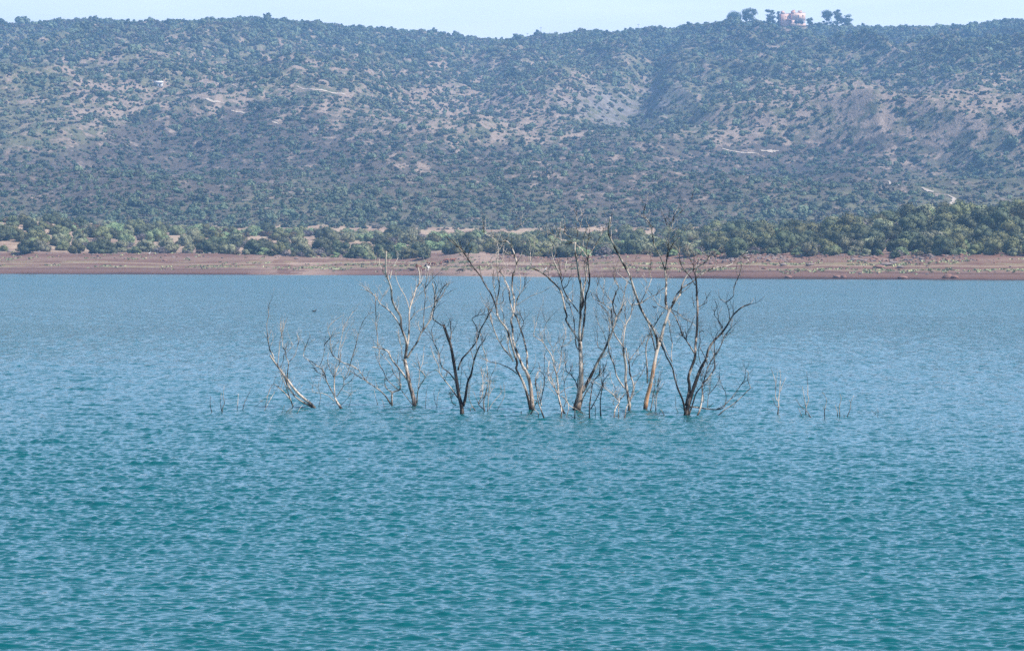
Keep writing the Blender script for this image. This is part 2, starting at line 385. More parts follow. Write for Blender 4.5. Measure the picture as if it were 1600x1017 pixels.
# ------------------------------------------------------------------ dirt tracks on the hills
m, nt, bs = mat('track_earth'); M['track'] = m
geo = N(nt, 'ShaderNodeNewGeometry').outputs['Position']
L(nt, mixc(nt, noise(nt, geo, .15, 4), (.28, .22, .17), (.42, .35, .28)), bs.inputs['Base Color']); bs.inputs['Roughness'].default_value = .95
TRACKS = [[(304, 151), (318, 155), (335, 160), (350, 164)], [(362, 175), (378, 177), (392, 179)], [(426, 192), (432, 193), (436, 195)],
          [(322, 130), (345, 134), (372, 138)], [(465, 137), (490, 141), (512, 145), (540, 150)],
          [(1388, 284), (1396, 289), (1404, 291)], [(1440, 296), (1450, 299), (1458, 302)], [(1480, 306), (1491, 312), (1489, 318), (1480, 325)],
          [(1128, 234), (1145, 238), (1165, 241), (1185, 243)], [(1188, 237), (1205, 238), (1216, 237)]]
TPTS = []
for k, tr in enumerate(TRACKS):
    mb = MB(); pts = np.array([hit(*p) for p in tr])
    tt = np.linspace(0, len(pts) - 1, 30)
    P = np.stack([np.interp(tt, range(len(pts)), pts[:, i]) for i in range(3)], 1)
    TPTS.append(P[:, :2]); V = []
    for j, p in enumerate(P):
        w = (.8 + 2.4 * vnoise(j * .6, k * 7.1)) * (1 - .6 * abs(j - 14.5) / 14.5) * (1.7 if 5 <= k <= 7 else 1)
        tg = P[min(j + 1, len(P) - 1)] - P[max(j - 1, 0)]; tg = tg / (np.linalg.norm(tg[:2]) + 1e-6)
        for sgn in (-1.0, -.33, .33, 1.0):
            y = p[1] + sgn * w * .95 * abs(tg[0]); x = p[0] - sgn * w * .32 * tg[1] * (1 if tg[0] >= 0 else -1)
            V.append([x, y, float(Hxy(np.array([x]), np.array([y]))[0]) + .35])
    q = [[j * 4 + i, (j + 1) * 4 + i, (j + 1) * 4 + i + 1, j * 4 + i + 1] for j in range(len(P) - 1) for i in range(3)]
    mb.add(V, q=q)
    tag(obj('dirt_track', mb.build('dirt_track', [M['track']])), 'pale stretch of dirt track on the hillside', kind='structure')
TPTS = np.concatenate(TPTS)

# ------------------------------------------------------------------ water
def build_water():
    a = np.linspace(R(-17), R(17), 1500)
    r = [40.0]
    while r[-1] < 1120: r.append(r[-1] + min(.030 * (r[-1] / 54) ** 1.35, 2.2))
    r = np.array(r); nr, na = len(r), len(a)
    AA = np.tan(a)[None, :].astype(np.float32); RR = r[:, None].astype(np.float32)
    X = AA * RR; Y = np.repeat(RR, na, 1)
    Z = np.zeros_like(X)
    # wind patches: the chop is stronger in some bands of the lake than in others
    wy = np.interp(r, [40, 60, 85, 105, 190, 260, 400, 600, 1000], [.9, .85, 1.0, 1.15, 1.15, .85, .6, .52, .5])
    patch = .5 + 1.0 * fbm(X / 26, Y / 40, 50, 4)
    patch = (patch * wy[:, None]).astype(np.float32)
    dr = np.gradient(r)
    rg = np.random.default_rng(3)
    nw = 84
    lam = np.exp(np.linspace(math.log(.15), math.log(5.0), nw)) * (1 + .06 * rg.standard_normal(nw))
    for k in range(nw):
        l = lam[k]
        th = rg.normal(0, .4) + R(6)
        kk = 2 * math.pi / l
        slope = .062 * (1.0 if l < .30 else (.30 / l) ** 1.15)
        amp = slope / kk
        kx, ky = kk * math.sin(th), kk * math.cos(th)
        far = (1 + 1.0 * sst(220, 480, r)) if l > 1.2 else np.ones_like(r)
        ok = far * np.clip((l - 2.2 * dr) / (1.6 * dr), 0, 1)          # rows fine enough for this wave
        n = int(np.sum(ok > 0))
        if n < 2: continue
        ph = rg.random() * 6.283
        mod = 1.0
        Z[:n] += (amp * ok[:n, None]).astype(np.float32) * np.sin(np.float32(kx) * X[:n] + np.float32(ky) * Y[:n] + np.float32(ph))
    Z = Z * patch
    sd = float(Z[:600].std())
    Z = Z + .12 * Z * Z / sd                              # sharper crests
    edge = np.clip((R(17) - np.abs(a)) / R(1), 0, 1)[None, :] * np.clip((r - 40) / 4, 0, 1)[:, None] * np.clip((1115 - r) / 40, 0, 1)[:, None]
    Z *= edge.astype(np.float32)
    V = np.stack([X, Y, Z], -1).reshape(-1, 3)
    i = np.arange(nr - 1, dtype=np.int32)[:, None] * na + np.arange(na - 1, dtype=np.int32)[None, :]
    q = np.stack([i, i + 1, i + 1 + na, i + na], -1).reshape(-1, 4)
    # the rest of the lake around the fan, flat
    n0 = len(V); t = math.tan(R(17)); r1 = r[-1]
    ex = np.array([[-t * 40, 40, 0], [t * 40, 40, 0], [t * r1, r1, 0], [-t * r1, r1, 0],
                   [-1500, -600, 0], [1500, -600, 0], [1500, r1, 0], [-1500, r1, 0]])
    V = np.concatenate([V, ex])
    q2 = np.array([[4, 5, 1, 0], [5, 6, 2, 1], [7, 4, 0, 3]]) + n0
    return mesh_np('water', V, [q, q2.astype(np.int32)], [M['water']], smooth=True)
m, nt, bs = mat('lake_water'); M['water'] = m
geo = N(nt, 'ShaderNodeNewGeometry').outputs['Position']
big = noise(nt, mapping(nt, geo, (.02, .012, 0)), 1, 3)
L(nt, mixc(nt, big, (.0002, .060, .071), (.0004, .082, .092)), bs.inputs['Base Color'])
sw = N(nt, 'ShaderNodeSeparateXYZ'); L(nt, geo, sw.inputs[0])
L(nt, ramp(nt, mth(nt, 'MULTIPLY', sw.outputs['Y'], 1 / 700.0), [(.07, (.05, .05, .05)), (.3, (.09, .09, .09)), (.6, (.14, .14, .14)), (1, (.18, .18, .18))]), bs.inputs['Roughness'])
bs.inputs['IOR'].default_value = 1.333
# unresolved ripples: a fine random slope added to the wave normal, stronger under gusts
def nvec(sc, det):
    n = N(nt, 'ShaderNodeTexNoise'); n.inputs['Scale'].default_value = 1; n.inputs['Detail'].default_value = det; n.inputs['Roughness'].default_value = .6
    L(nt, mapping(nt, geo, sc), n.inputs['Vector'])
    v = N(nt, 'ShaderNodeVectorMath', operation='SUBTRACT'); L(nt, n.outputs['Color'], v.inputs[0]); v.inputs[1].default_value = (.5, .5, .5)
    return v.outputs[0]
gust = ramp(nt, noise(nt, mapping(nt, geo, (2.2, .11, 1)), 1, 5, .75), [(.40, (.1, .1, .1)), (.60, (1.8, 1.8, 1.8))])
gust2 = ramp(nt, noise(nt, mapping(nt, geo, (.03, .011, 1)), 1, 4, .6), [(.35, (.7, .7, .7)), (.65, (1.15, 1.15, 1.15))])
gy = ramp(nt, mth(nt, 'MULTIPLY', sw.outputs['Y'], 1 / 1000.0), [(.05, (.30, .30, .30)), (.13, (.55, .55, .55)), (.22, (.95, .95, .95)), (.30, (.85, .85, .85)), (.42, (.62, .62, .62)), (.55, (.75, .75, .75)), (.72, (.9, .9, .9)), (.95, (.6, .6, .6))])
k_ = mth(nt, 'MULTIPLY', mth(nt, 'MULTIPLY', gust, gust2), mth(nt, 'MULTIPLY', gy, 1.5))
vs = N(nt, 'ShaderNodeVectorMath', operation='SCALE'); L(nt, nvec((3.4, 6.0, 1), 3), vs.inputs[0]); L(nt, k_, vs.inputs['Scale'])
vm = N(nt, 'ShaderNodeVectorMath', operation='MULTIPLY'); L(nt, vs.outputs[0], vm.inputs[0]); vm.inputs[1].default_value = (.8, 1.15, 0)
va = N(nt, 'ShaderNodeVectorMath', operation='ADD'); L(nt, vm.outputs[0], va.inputs[0])
L(nt, N(nt, 'ShaderNodeNewGeometry').outputs['Normal'], va.inputs[1])
vn = N(nt, 'ShaderNodeVectorMath', operation='NORMALIZE'); L(nt, va.outputs[0], vn.inputs[0]); L(nt, vn.outputs[0], bs.inputs['Normal'])
tag(obj('water', build_water()), 'wind rippled teal reservoir water', kind='structure')

# ------------------------------------------------------------------ drowned dead trees, traced branch by branch
CROP = {'A': (400, 470, 5.35), 'B': (530, 390, 3.912), 'C': (660, 420, 4.235), 'D': (700, 330, 5.981), 'E': (740, 480, 5.65),
        'F': (820, 330, 5.981), 'G': (830, 480, 5.653), 'H': (940, 310, 5.65), 'I': (940, 480, 5.65), 'J': (1030, 370, 6.353),
        'K': (1030, 500, 6.356), 'L': (1160, 560, 6.667), 'M': (300, 560, 6.667)}
def parse(s):
    tk = s.split(); w0, w1 = float(tk[0]), float(tk[1]); ox = oy = 0; sc = 1; P = []
    for t in tk[2:]:
        if t in CROP: ox, oy, sc = CROP[t]
        else:
            x, y = t.split(','); P.append((ox + float(x) / sc, oy + float(y) / sc))
    return w0, w1, np.array(P)
GDT = 'drowned dead trees standing in the lake'
GSN = 'thin dead snags poking out of the lake'
# label, name, bark, base row in the photo, branches
DEAD = [
('pale dead tree leaning left at the left end of the drowned row', 'dead_tree', 'bark_pale', 636, '''
6 3.6 A 488,893 445,850 400,815 345,765 300,710 262,660 230,620 195,565 150,505 118,455
4.2 3 A 475,890 400,850 340,810 300,765 265,700 245,655
2.6 1 A 150,490 140,450 115,410 105,350 95,280 90,190 105,120 100,40
2.2 1 A 262,655 265,590 272,520 250,460 245,420 222,375 222,320 215,290 235,210 262,140
1.6 .8 A 275,510 320,465 340,410 352,350 358,310 335,285
2.1 1 A 180,550 188,470 195,400 200,330 215,295
1.2 .6 A 215,290 205,240 208,190
1.2 .7 A 205,555 228,500 235,450 290,400 300,350
2.6 1.6 A 312,887 290,830 265,760 235,680 210,610
2 1 A 290,830 255,785 210,740 145,695 110,760 85,850 68,925
1 .6 A 68,925 110,840 155,765
1 .5 A 145,695 160,650 172,620'''),
('low spreading dead bush with pale thin stems, right of the leaning dead tree', 'dead_tree', 'bark_pale', 638, '''
6 3 A 717,907 680,850 660,810
3.2 1.2 A 660,810 655,740 655,660 665,600 700,510 710,400
1.5 .7 A 700,520 690,440 715,310 735,220 775,150 812,90
2.7 1.5 A 658,800 620,730 590,670 575,610 540,560 520,550
1.5 .8 A 520,550 470,510 400,470 405,410 430,350 455,290
1.2 .8 A 530,550 555,490 570,420 572,370 605,325 640,290 700,265
1.5 .8 A 575,625 520,600 490,570 520,550
1 .6 A 560,625 490,630
1 .6 A 490,568 440,550
2.1 1 A 675,800 715,740 735,700 735,660 770,590 800,480 840,350 852,280
1.2 .6 A 735,705 790,670 825,620
1 .5 A 740,660 790,610
1.3 .7 A 655,840 600,790 540,770 480,765 468,740 478,710
1 .6 A 525,887 540,800 525,740 525,660
1 .6 A 710,870 750,830 790,780 800,730
1 .5 A 775,890 795,820 792,770
1 .5 A 710,400 740,330 760,260 828,160
1 .5 A 650,640 620,580 600,500 605,430
1 .6 A 655,640 660,570 680,500'''),
('short pale dead tree with one long arm sweeping left low over the water', 'dead_tree', 'bark_pale', 632, '''
4 3 B 322,948 322,890 330,870 370,855 375,820
3 1.5 B 315,944 275,885 220,840 165,800 120,735
2 1 A 850,575 800,540 720,515 690,490 640,455 625,390 620,300 600,235 655,165
2 1 B 165,800 110,770 60,735 45,710
2 1 B 360,855 330,830 290,790 270,740 245,695 245,620
1.5 .8 B 365,795 330,750 320,710 280,660 250,630
2 1 B 325,870 290,850 280,820 278,785
1.6 .8 B 372,830 370,760 355,700 360,640
1 .6 B 70,690 100,600 125,490 165,410 205,385
1.2 .6 B 275,960 268,930 250,905
1.2 .6 B 235,945 222,900 215,860'''),
('pale forked dead tree with tall pronged crown, left of the black one', 'dead_tree', 'bark_brown', 634, '''
9 6 B 460,958 455,910 435,840 420,770 400,670
5 3 B 400,665 412,570 380,480 375,410 345,360 322,300 318,240 300,185 285,140 285,70 287,10
4.2 2 B 405,660 420,570 428,480 430,370 455,290 470,240 490,200 490,140 472,90
2 1 B 430,370 405,290 375,240 350,180 345,140
1.2 .7 B 455,400 465,345
1.3 .8 B 435,430 470,385 520,360 570,345
1.6 1 B 280,150 250,100 245,60
1.5 .7 B 310,185 325,120 360,50
3 1.5 B 375,470 330,400 290,360 250,330 225,290 180,255
1.5 .8 B 240,340 265,290 288,250
3.6 2 B 425,810 380,745 320,670 295,620 250,605 200,595
2 1.2 B 235,600 232,520 225,440 222,340 222,270
4 2.3 B 415,665 440,620 480,560 500,510 530,470 560,420 570,370 590,320 580,250 570,210
2.2 1 B 515,490 517,400 525,300 522,240 500,200
1.5 .8 B 525,240 540,150 560,80
1.5 .9 B 530,230 560,190 600,150
2 1 B 590,320 625,290 650,240 665,215
1.5 .9 B 590,300 610,250 660,215
1 .7 B 500,520 485,470 485,440
3 1.5 B 475,940 480,870 500,820 525,780 505,745 490,735
1.3 .7 B 480,850 490,790 490,740 510,690 520,590
1.8 1 B 445,945 410,900 380,860
1.2 .6 B 510,700 540,690
1.5 .8 B 385,680 380,600 365,540 360,490
1 .6 B 500,120 505,190'''),
('blackened dead tree with a dark double trunk and stubby top', 'dead_tree', 'bark_dark', 645.5, '''
8 5 C 263,958 258,900 240,830 225,730 205,600 185,500 160,430 140,370
2.1 1.2 C 140,380 100,355 70,325 78,260 80,200 90,120 75,80
1.6 .8 C 85,220 110,180 140,120 165,100 205,88
1.3 .7 C 90,215 130,180 150,130
3 1.2 C 185,470 190,420 182,345
3.6 2 C 235,670 260,600 300,555 345,500 370,450 380,410 420,340 440,300 460,275
1.9 .9 C 370,420 350,370 328,335 350,315 405,295 415,260 440,210
6 2.4 C 270,905 285,850 300,750 325,690 340,610 365,540 382,505
2 1 C 338,600 320,540
1.3 .7 C 360,540 358,470 360,420
1.5 .7 C 382,505 400,495 395,450 380,410
2.6 1.3 C 235,855 190,790 150,740 115,690 105,640 70,570 55,510
2.6 1.2 C 220,745 180,690 130,650 115,600 110,560 80,500 65,440 60,405
1 .5 C 245,830 255,720 262,650
1.5 .8 C 225,900 200,890 190,860 180,820'''),
('low tangled clump of pale dead stems between the black tree and the curved tree', 'dead_bush', 'bark_pale', 643, '''
3 1.5 C 410,943 405,880 420,820 435,750 430,690
2 1 C 432,945 435,880 440,800 450,720 490,640
2.2 1 C 400,925 370,890 395,840 400,760 395,700 380,660
1.5 .8 C 370,900 400,860 430,830
1.3 .7 C 440,930 470,880 520,820 515,770
1.3 .7 C 435,850 460,800 480,780
1 .6 C 490,942 520,890 545,830 540,770
1 .6 C 370,890 350,840 340,810
1.6 .8 C 350,937 320,890 305,830 310,760 330,700
1.2 .7 C 315,945 325,910 345,935
1 .6 C 400,760 430,740 470,760
1 .5 C 430,690 425,630 430,590'''),
('tall curved dead tree of long swaying stems with a brown lower trunk', 'dead_tree', 'bark_brown', 640, '''
9 6 E 522,908 515,830 505,720 490,640 465,570 440,535
5 3.4 E 500,908 480,800 445,680 400,590 375,540 385,490 355,400 320,270 290,190 260,150 225,105 205,55
3.3 1.4 E 205,55 200,5 D 430,840 400,770 360,710 320,640 300,600 240,530 180,440 110,350 70,320 0,255 -18,235
5 2.5 E 440,535 400,440 365,350 345,270 345,190 330,120 352,60 358,0 D 615,800 600,740 605,600 635,540 640,480 620,400 590,330 560,290 540,280
1.6 1 D 540,280 565,240 570,205 600,180 670,135 690,110
1.2 .6 D 695,150 680,110 690,60
1.2 .6 D 695,120 730,70
2 1.3 D 540,280 450,285 430,260 380,230 340,205 330,160
1.3 .8 D 340,200 352,150 350,90
1.5 .9 D 540,285 510,320 475,365
3 1.2 D 450,880 465,800 480,700 468,620 460,500 470,380 460,310 440,280
4 2 E 475,545 470,450 475,430 440,270 410,180 390,110 365,70 D 600,920 575,820 570,730 530,640 520,610 480,560
1.6 1 E 415,195 440,150 435,110 400,60 375,30
3.5 1.6 E 350,480 330,440 270,370 220,290 180,200 150,100 130,20
1.5 .8 D 410,1010 380,930 385,850
2.1 1.2 E 385,590 330,545 270,515 200,490 125,475 100,410 75,330 60,230
2.5 1.5 E 340,450 310,370 300,270
1.2 .8 E 365,330 400,260 415,200
1.5 1 E 265,150 265,70 240,10
1.5 .8 D 455,870 500,860 520,830 510,770 540,710
2 1 D 640,880 645,820 700,730 715,680 722,610
1.3 .7 D 650,830 670,760 680,640 660,560
1.2 .7 D 640,880 700,840 780,790 870,760 945,720
1 .5 D 720,690 775,640
1.2 .7 D 620,600 590,570 540,520 510,440 520,350
1.2 .7 D 640,490 665,450 690,400
1 .6 D 595,320 595,240
1.2 .7 D 465,380 410,430 400,480 425,560 415,640
1.8 1 D 450,810 430,720 415,650
1.3 .7 D 435,720 465,670
1.2 .7 D 180,430 160,390 180,320
1.2 .7 D 185,415 205,370 225,325'''),
('small bent dead snag with crooked pale stems just right of the curved tree', 'dead_bush', 'bark_mixed', 652, '''
3 1.5 E 622,980 590,890 570,830 560,740 545,670 550,610 580,560
2 1 E 590,850 610,750 625,680 620,600 590,565 575,490
2.2 1 E 600,870 580,780 575,730
2.2 1.2 E 505,948 550,850 580,820
1.5 .9 E 570,972 570,930 535,900
1 .6 E 620,600 625,500 625,400
1.4 .8 E 560,830 500,790 440,700
1.2 .6 E 495,590 530,540 545,480'''),
('pale many-stemmed dead bush with feathery twigs, left of the tallest dead tree', 'dead_tree', 'bark_pale', 645.5, '''
4.2 3 G 294,938 270,890 250,830 240,750 235,680 225,600
3 1.3 G 265,972 268,900 245,800 215,720 165,650 150,570 160,470
3 1.3 G 225,600 205,530 180,430 130,355 100,305 50,275 18,250
2 1 G 225,590 250,530 265,430 275,330 305,250 285,150
1.3 .7 G 215,520 195,430 185,360 150,290 150,220
1 .6 G 190,360 230,310 245,250
1 .5 G 110,300 85,210
1 .5 G 18,245 40,160 70,40
1 .5 G 120,290 120,170 170,90 250,15
1 .5 G 125,130 105,60 105,5
1 .5 G 275,340 330,330 350,250
2 1 G 290,880 310,820 300,760 290,690 310,620 335,580 350,540
1.5 .8 G 260,760 300,720 370,700
2.2 1.3 G 260,780 300,810 340,870 400,900 470,950 490,985
1.3 .8 G 310,972 330,890 320,830
1 .6 G 220,780 170,720 110,680
1.6 .8 G 245,560 250,500 300,470'''),
('tallest dead tree with thick brown and grey trunk and a dark crown of bundled stems', 'dead_tree', 'bark_brown', 640.5, '''
13 7 G 408,907 425,800 440,650 440,500 435,380 430,300
5 3 G 372,907 385,860 405,790 415,750
5 4.2 G 430,310 425,200 435,100 435,30 432,0 F 520,900 528,780 525,700 505,600 490,480 465,350 470,290
2.5 1.3 F 470,290 490,240 490,180 470,110
2 1 F 490,185 520,140 522,100 490,90 485,40 485,-8
4.5 2.5 F 512,960 520,930 545,870 545,750 570,640 580,530 585,470
4.4 2.5 G 440,300 460,180 470,100 480,0 F 565,900 568,800 600,700 605,590 590,480 590,430
2.2 1 F 590,430 640,350 690,270 720,200 760,115
2.5 1.3 F 580,430 540,370 480,315 440,295 400,280 330,265 270,225
2 1 F 460,305 430,250 375,210 375,150 372,50
1.5 .8 F 440,300 350,295 335,220 325,180
1.5 .8 F 270,230 300,210 325,165
1.8 .9 F 570,400 580,320 600,240 605,180 600,120
1.8 .8 F 545,340 545,270 570,190 600,150 575,100 575,60
1.5 .8 F 560,480 545,440 525,400 530,370
1.5 1 F 600,700 590,660 560,560 555,500
4 2.5 G 420,300 380,230 345,180 305,110 315,80 290,0 F 380,930 350,800 330,740 300,700 240,640 180,590 120,555 50,530
1.5 .8 F 55,525 50,430 58,340
1.3 .7 F 60,510 70,420 90,330 95,270 125,200
1 .6 F 80,420 130,390 160,360
1.2 .7 F 225,610 215,550 185,450
2.7 1.5 F 500,940 440,860 390,790 350,700 335,620 290,510 265,450 250,370 260,330
1.8 .9 F 260,330 245,280 215,240
1.5 .8 F 255,330 285,270 290,220
1.3 .7 F 270,450 235,400 225,340
1.5 .8 F 345,660 375,590 380,520 405,420
1.5 .8 F 370,720 405,680 415,630 440,590
1 .6 F 340,600 310,480 290,380
1.2 .7 F 445,850 450,760 445,680
2.7 1.2 G 415,375 395,330 385,220 375,100 345,0
1.5 .8 F 460,1010 440,940 420,880 370,820 340,740
6.5 3.6 G 440,760 500,660 550,560 600,460 640,390 690,280 720,200 755,85
3 1.3 G 755,85 790,40 805,0 F 910,890 930,760 950,680
2.5 1.2 G 755,85 735,40 725,0 F 820,850 850,760 875,710 840,640 835,570
1.5 .8 F 815,1000 800,920 740,870 700,850 640,810 610,740
1.3 .7 F 790,980 740,900 690,870
1 .6 F 680,820 670,740 680,680 650,620
1 .5 F 735,860 730,780 745,640
1 .6 F 810,840 760,790 710,710
1.2 .6 F 870,960 940,850
1.5 .8 G 640,380 590,350 585,270 580,210
1.2 .6 G 660,300 640,230 590,140 550,0
1.3 .7 G 635,320 680,300
1 .5 G 690,260 680,150 640,60
1.2 .7 G 720,130 690,130 670,60 620,0
3 2 G 430,905 460,800 520,690
2.5 1.2 G 440,770 405,700 390,650 345,590 310,560 300,480 290,400
2 1 G 430,750 410,690 415,620 440,570 425,530 470,410'''),
('dark crooked dead bush with black stems in front of the tallest dead tree', 'dead_bush', 'bark_dark', 654, '''
3.2 1.3 G 515,990 515,880 530,760 550,650 600,600 640,560 665,490
2.2 1.2 G 525,900 570,820 620,710 640,650 675,600
2.6 1.5 G 615,962 610,850 620,760 640,690
1.5 .8 G 550,680 500,640 480,610
2.6 1.5 G 385,982 385,900 380,860
1.5 1 G 385,978 350,960
1.2 .7 G 565,952 568,900 560,860
1.2 .6 G 600,600 605,540 590,480'''),
('slender white dead tree between the tallest tree and the orange trunk', 'dead_tree', 'bark_pale', 641, '''
6 4.4 I 242,912 245,860 225,740 210,640 215,540 200,430 190,370
3.2 1.6 I 195,400 190,320 200,230 215,150 250,90 265,30 268,0 H 268,940 320,935 360,920
1.5 .8 I 170,300 190,210 200,150 150,90
1.2 .7 I 215,150 207,80 210,0
3 1.5 I 200,370 170,320 120,250 95,170 90,60 85,0
4 2 I 245,840 275,750 280,680 250,580 245,510 225,430 215,360
1.2 .7 I 265,520 300,450 360,390
1.5 .8 I 245,830 290,770 320,745
1.2 .7 I 285,690 330,620 360,580 390,480
3 1.4 I 210,720 170,670 130,600 110,510 70,410 60,300 75,150 60,50
2.6 2 I 205,977 215,900 235,850
2.6 1.3 I 110,972 120,900 155,840 150,820 120,790 60,740 10,705
2.1 1 I 150,977 150,880 160,820 190,780
1.2 .7 I 125,790 125,720 90,660 75,590
1.5 .8 I 110,860 100,840 115,815
2 1 H 150,1010 180,940 200,850 210,780 235,750
1.5 .8 H 110,1010 100,930 130,830 150,780 115,720 108,640
1.2 .6 H 100,930 60,870 20,810 0,790
1.2 .6 H 205,1000 210,930 213,880
1 .5 H 20,800 25,710
1 .5 H 130,960 100,920 20,930'''),
('tall dead tree with peeling orange trunk and wide arms', 'dead_tree', 'bark_orange', 638.5, '''
8 6 I 385,898 400,800 430,690 455,560 475,450 490,380 515,310
5.6 3.6 I 515,310 530,250 550,170 580,90 590,30 575,0 H 565,900 570,740 560,640
3 1.3 H 560,640 520,520 465,420 450,320 430,230 375,150 378,100 390,60
3 1.8 H 565,620 580,500 590,400 595,310 610,280
2 1.1 H 610,285 600,240 650,170 730,90 795,10
1.5 .8 H 610,230 640,160 672,100
1.5 .8 H 605,260 570,225 570,170
2 1 H 585,520 600,460 640,390 690,345
5 3.3 I 490,370 490,290 455,190 400,110 360,40 340,0 H 320,900 285,800 250,690 210,610 150,500 100,400 60,310 65,240 75,165
1.5 .8 H 240,640 235,610 270,570
1.5 .8 H 265,760 200,710 130,645 185,600
3.4 1.6 I 405,670 400,500 390,400 400,310 435,220 450,190 510,90 540,50
1.8 1 I 240,470 290,410 350,330 400,260 450,190
3 2 I 475,385 450,280 440,240 400,110
2 1 H 360,920 430,870 480,850 550,790
2 1 H 345,920 370,870 410,790 440,710
1.3 .7 H 440,700 425,660 440,540
1.2 .6 H 400,750 360,680
1.8 1 H 590,980 500,940 450,860 415,810
1.5 .8 H 480,860 510,800
4.6 3.6 J 50,880 90,760 150,650 210,570
3.5 2.3 J 210,570 230,470 280,380 350,320 430,270 500,210
2 1 J 500,210 460,170 420,150
1.2 .7 J 500,205 560,185 630,160
3 1.4 J 130,660 170,580 230,510 310,460 350,430 380,400 460,350 550,310 640,300 720,270 790,205 850,210 885,235
1.5 .8 J 820,190 880,145
1.6 1 J 215,560 260,530 295,500
1 .6 J 775,260 765,340 790,380
2 1.2 J 60,715 80,720 140,760 200,880 240,980
1.8 1 J 110,720 180,750 240,810 320,850 360,890
1 .5 J 85,810 105,900 125,960
1 .6 J 180,770 205,640'''),
('thin dark dead stems standing close beside the orange trunk', 'dead_bush', 'bark_mixed', 643, '''
2.5 1.3 I 430,922 450,820 465,720 475,640
2.5 1.2 I 478,917 480,830 495,740 500,640
1.5 .9 I 465,860 470,800 500,740
1 .5 I 500,650 512,560'''),
('broad dark dead tree with many splayed black trunks at the right end of the row', 'dead_tree', 'bark_dark', 647, '''
9 5 K 268,942 300,800 350,650 400,510 440,430 470,380
6 3.6 K 265,850 295,720 300,640 290,570 320,470 355,370 360,250 375,100 378,0 J 380,700 375,600 370,490 362,390
2 1 J 362,390 340,330 345,250 345,170
1.8 .9 J 335,280 300,200 280,120 265,65
2.2 1 J 355,480 310,400 240,320 200,220 205,60
3 1.4 K 350,330 300,250 260,190 230,150 200,60 170,0
1.5 .9 K 270,190 275,130 320,50 335,0
1.4 .7 J 390,695 440,670 475,640 455,545
1 .5 J 350,700 335,640 325,540
5 2.4 K 470,370 490,290 540,210 600,150 650,90 700,10 J 740,770 820,700 895,670
2 1 J 700,820 690,730 660,650 620,625
1.8 1 J 665,650 735,590 740,500 790,390 820,270
1.6 .8 J 630,900 590,830 545,770 570,700 560,640
1 .5 J 590,820 580,740
1.3 .7 J 660,980 710,900 730,810
4.5 2.4 K 262,940 235,800 185,680 150,560 130,470 70,360 50,300 20,240
2 1 K 130,420 75,320 40,230 20,170
1.5 .8 K 125,410 120,330 130,230 110,130 100,0
4 2.3 K 380,948 410,870 430,740 430,640 500,560 550,470 545,370
2.5 1.2 K 545,360 600,280 635,180 610,60 580,0
2 1 K 550,350 550,230 570,140 620,80
3.5 1.6 K 295,943 330,840 370,720 430,640 480,480 520,400 540,370
1.5 .8 K 480,440 440,340 400,260 410,200 395,130
1.5 .8 K 410,430 390,340 390,260
1.3 .8 K 415,600 415,480
3 1.8 K 300,860 400,870 500,885 600,885 650,860
2 1 K 560,890 640,850 720,770 800,660 850,580 855,500
1.5 .9 K 650,860 665,780 655,710 635,680
1.3 .7 K 480,870 485,780 500,690 515,580
1.5 .8 K 490,740 550,670 600,580 595,530
1.2 .6 K 490,870 540,820
1.3 .7 K 440,820 440,740
1.2 .6 K 260,900 225,870 200,840
1 .5 K 395,130 430,110 470,160'''),
('dead bough arching low out of the water at the right end of the row', 'dead_branch', 'bark_mixed', 649, '''
2.6 1.2 K 583,950 650,890 740,830 820,760 880,700 905,670 880,600 885,530 865,500
1 .6 K 730,880 760,825
1 .5 K 900,680 940,665'''),
('tallest thin snag right of the drowned trees, forked like a narrow vase', 'dead_snag', 'bark_pale', 646, '''
2.6 1.2 L 368,578 378,500 375,450 385,350 395,230
1.4 .7 L 395,350 410,290 455,200
1.5 .7 L 370,445 345,400 345,250 300,110
1 .5 L 400,230 390,110
1 .5 L 350,260 365,150
1.1 .6 L 370,510 340,480 315,410'''),
('second thin snag from the vase-shaped one, with a spike and spread legs', 'dead_snag', 'bark_pale', 646.5, '''
2 1.3 L 660,578 665,500 690,430 675,370
1.3 .5 L 680,380 680,250 668,140
1.5 .7 L 660,500 640,380 622,290
1.3 .6 L 650,535 600,490 555,420
1.5 1 L 712,615 680,560 660,540
1 .6 L 620,603 580,510'''),
('single hooked stick snag in the middle of the right-hand snags', 'dead_snag', 'bark_mixed', 652, '''
1.8 .7 L 857,618 855,550 875,440 860,390 825,345
1 .6 L 855,545 840,490'''),
('short two-stemmed pale snag, next right of the hooked stick', 'dead_snag', 'bark_pale', 651, '''
1.8 1 L 1015,608 1010,500 1030,420 1015,370
1.5 .7 L 990,603 990,560 965,485'''),
('thin slanting snag leaning right, near the right end of the snags', 'dead_snag', 'bark_pale', 651, '''
1.5 .6 L 1090,608 1125,520 1130,450 1160,385
1 .6 L 1130,470 1110,430
1 .8 L 1060,612 1060,585'''),
('tiny twig snag, farthest right of all above the water', 'dead_snag', 'bark_pale', 651, '''
1 .5 L 1405,608 1415,560 1400,510
1 .5 L 1390,578 1345,545'''),
('single thin bent snag, farthest left of all in the water', 'dead_snag', 'bark_mixed', 644, '''
1.3 .7 M 208,560 188,480 195,390'''),
('forked thin snag, second from the far left in the water', 'dead_snag', 'bark_mixed', 645, '''
1.8 .6 M 312,567 320,510 340,460 325,400 335,285
1.2 .6 M 310,550 298,480 305,360'''),
('short upright stick snag between the forked snag and the slanting one on the left', 'dead_snag', 'bark_mixed', 640, '''
1.1 .6 M 470,537 478,450 482,365'''),
('slanting stick snag left of the leaning dead tree', 'dead_snag', 'bark_mixed', 641, '''
1.3 .6 M 528,542 550,450 610,340'''),
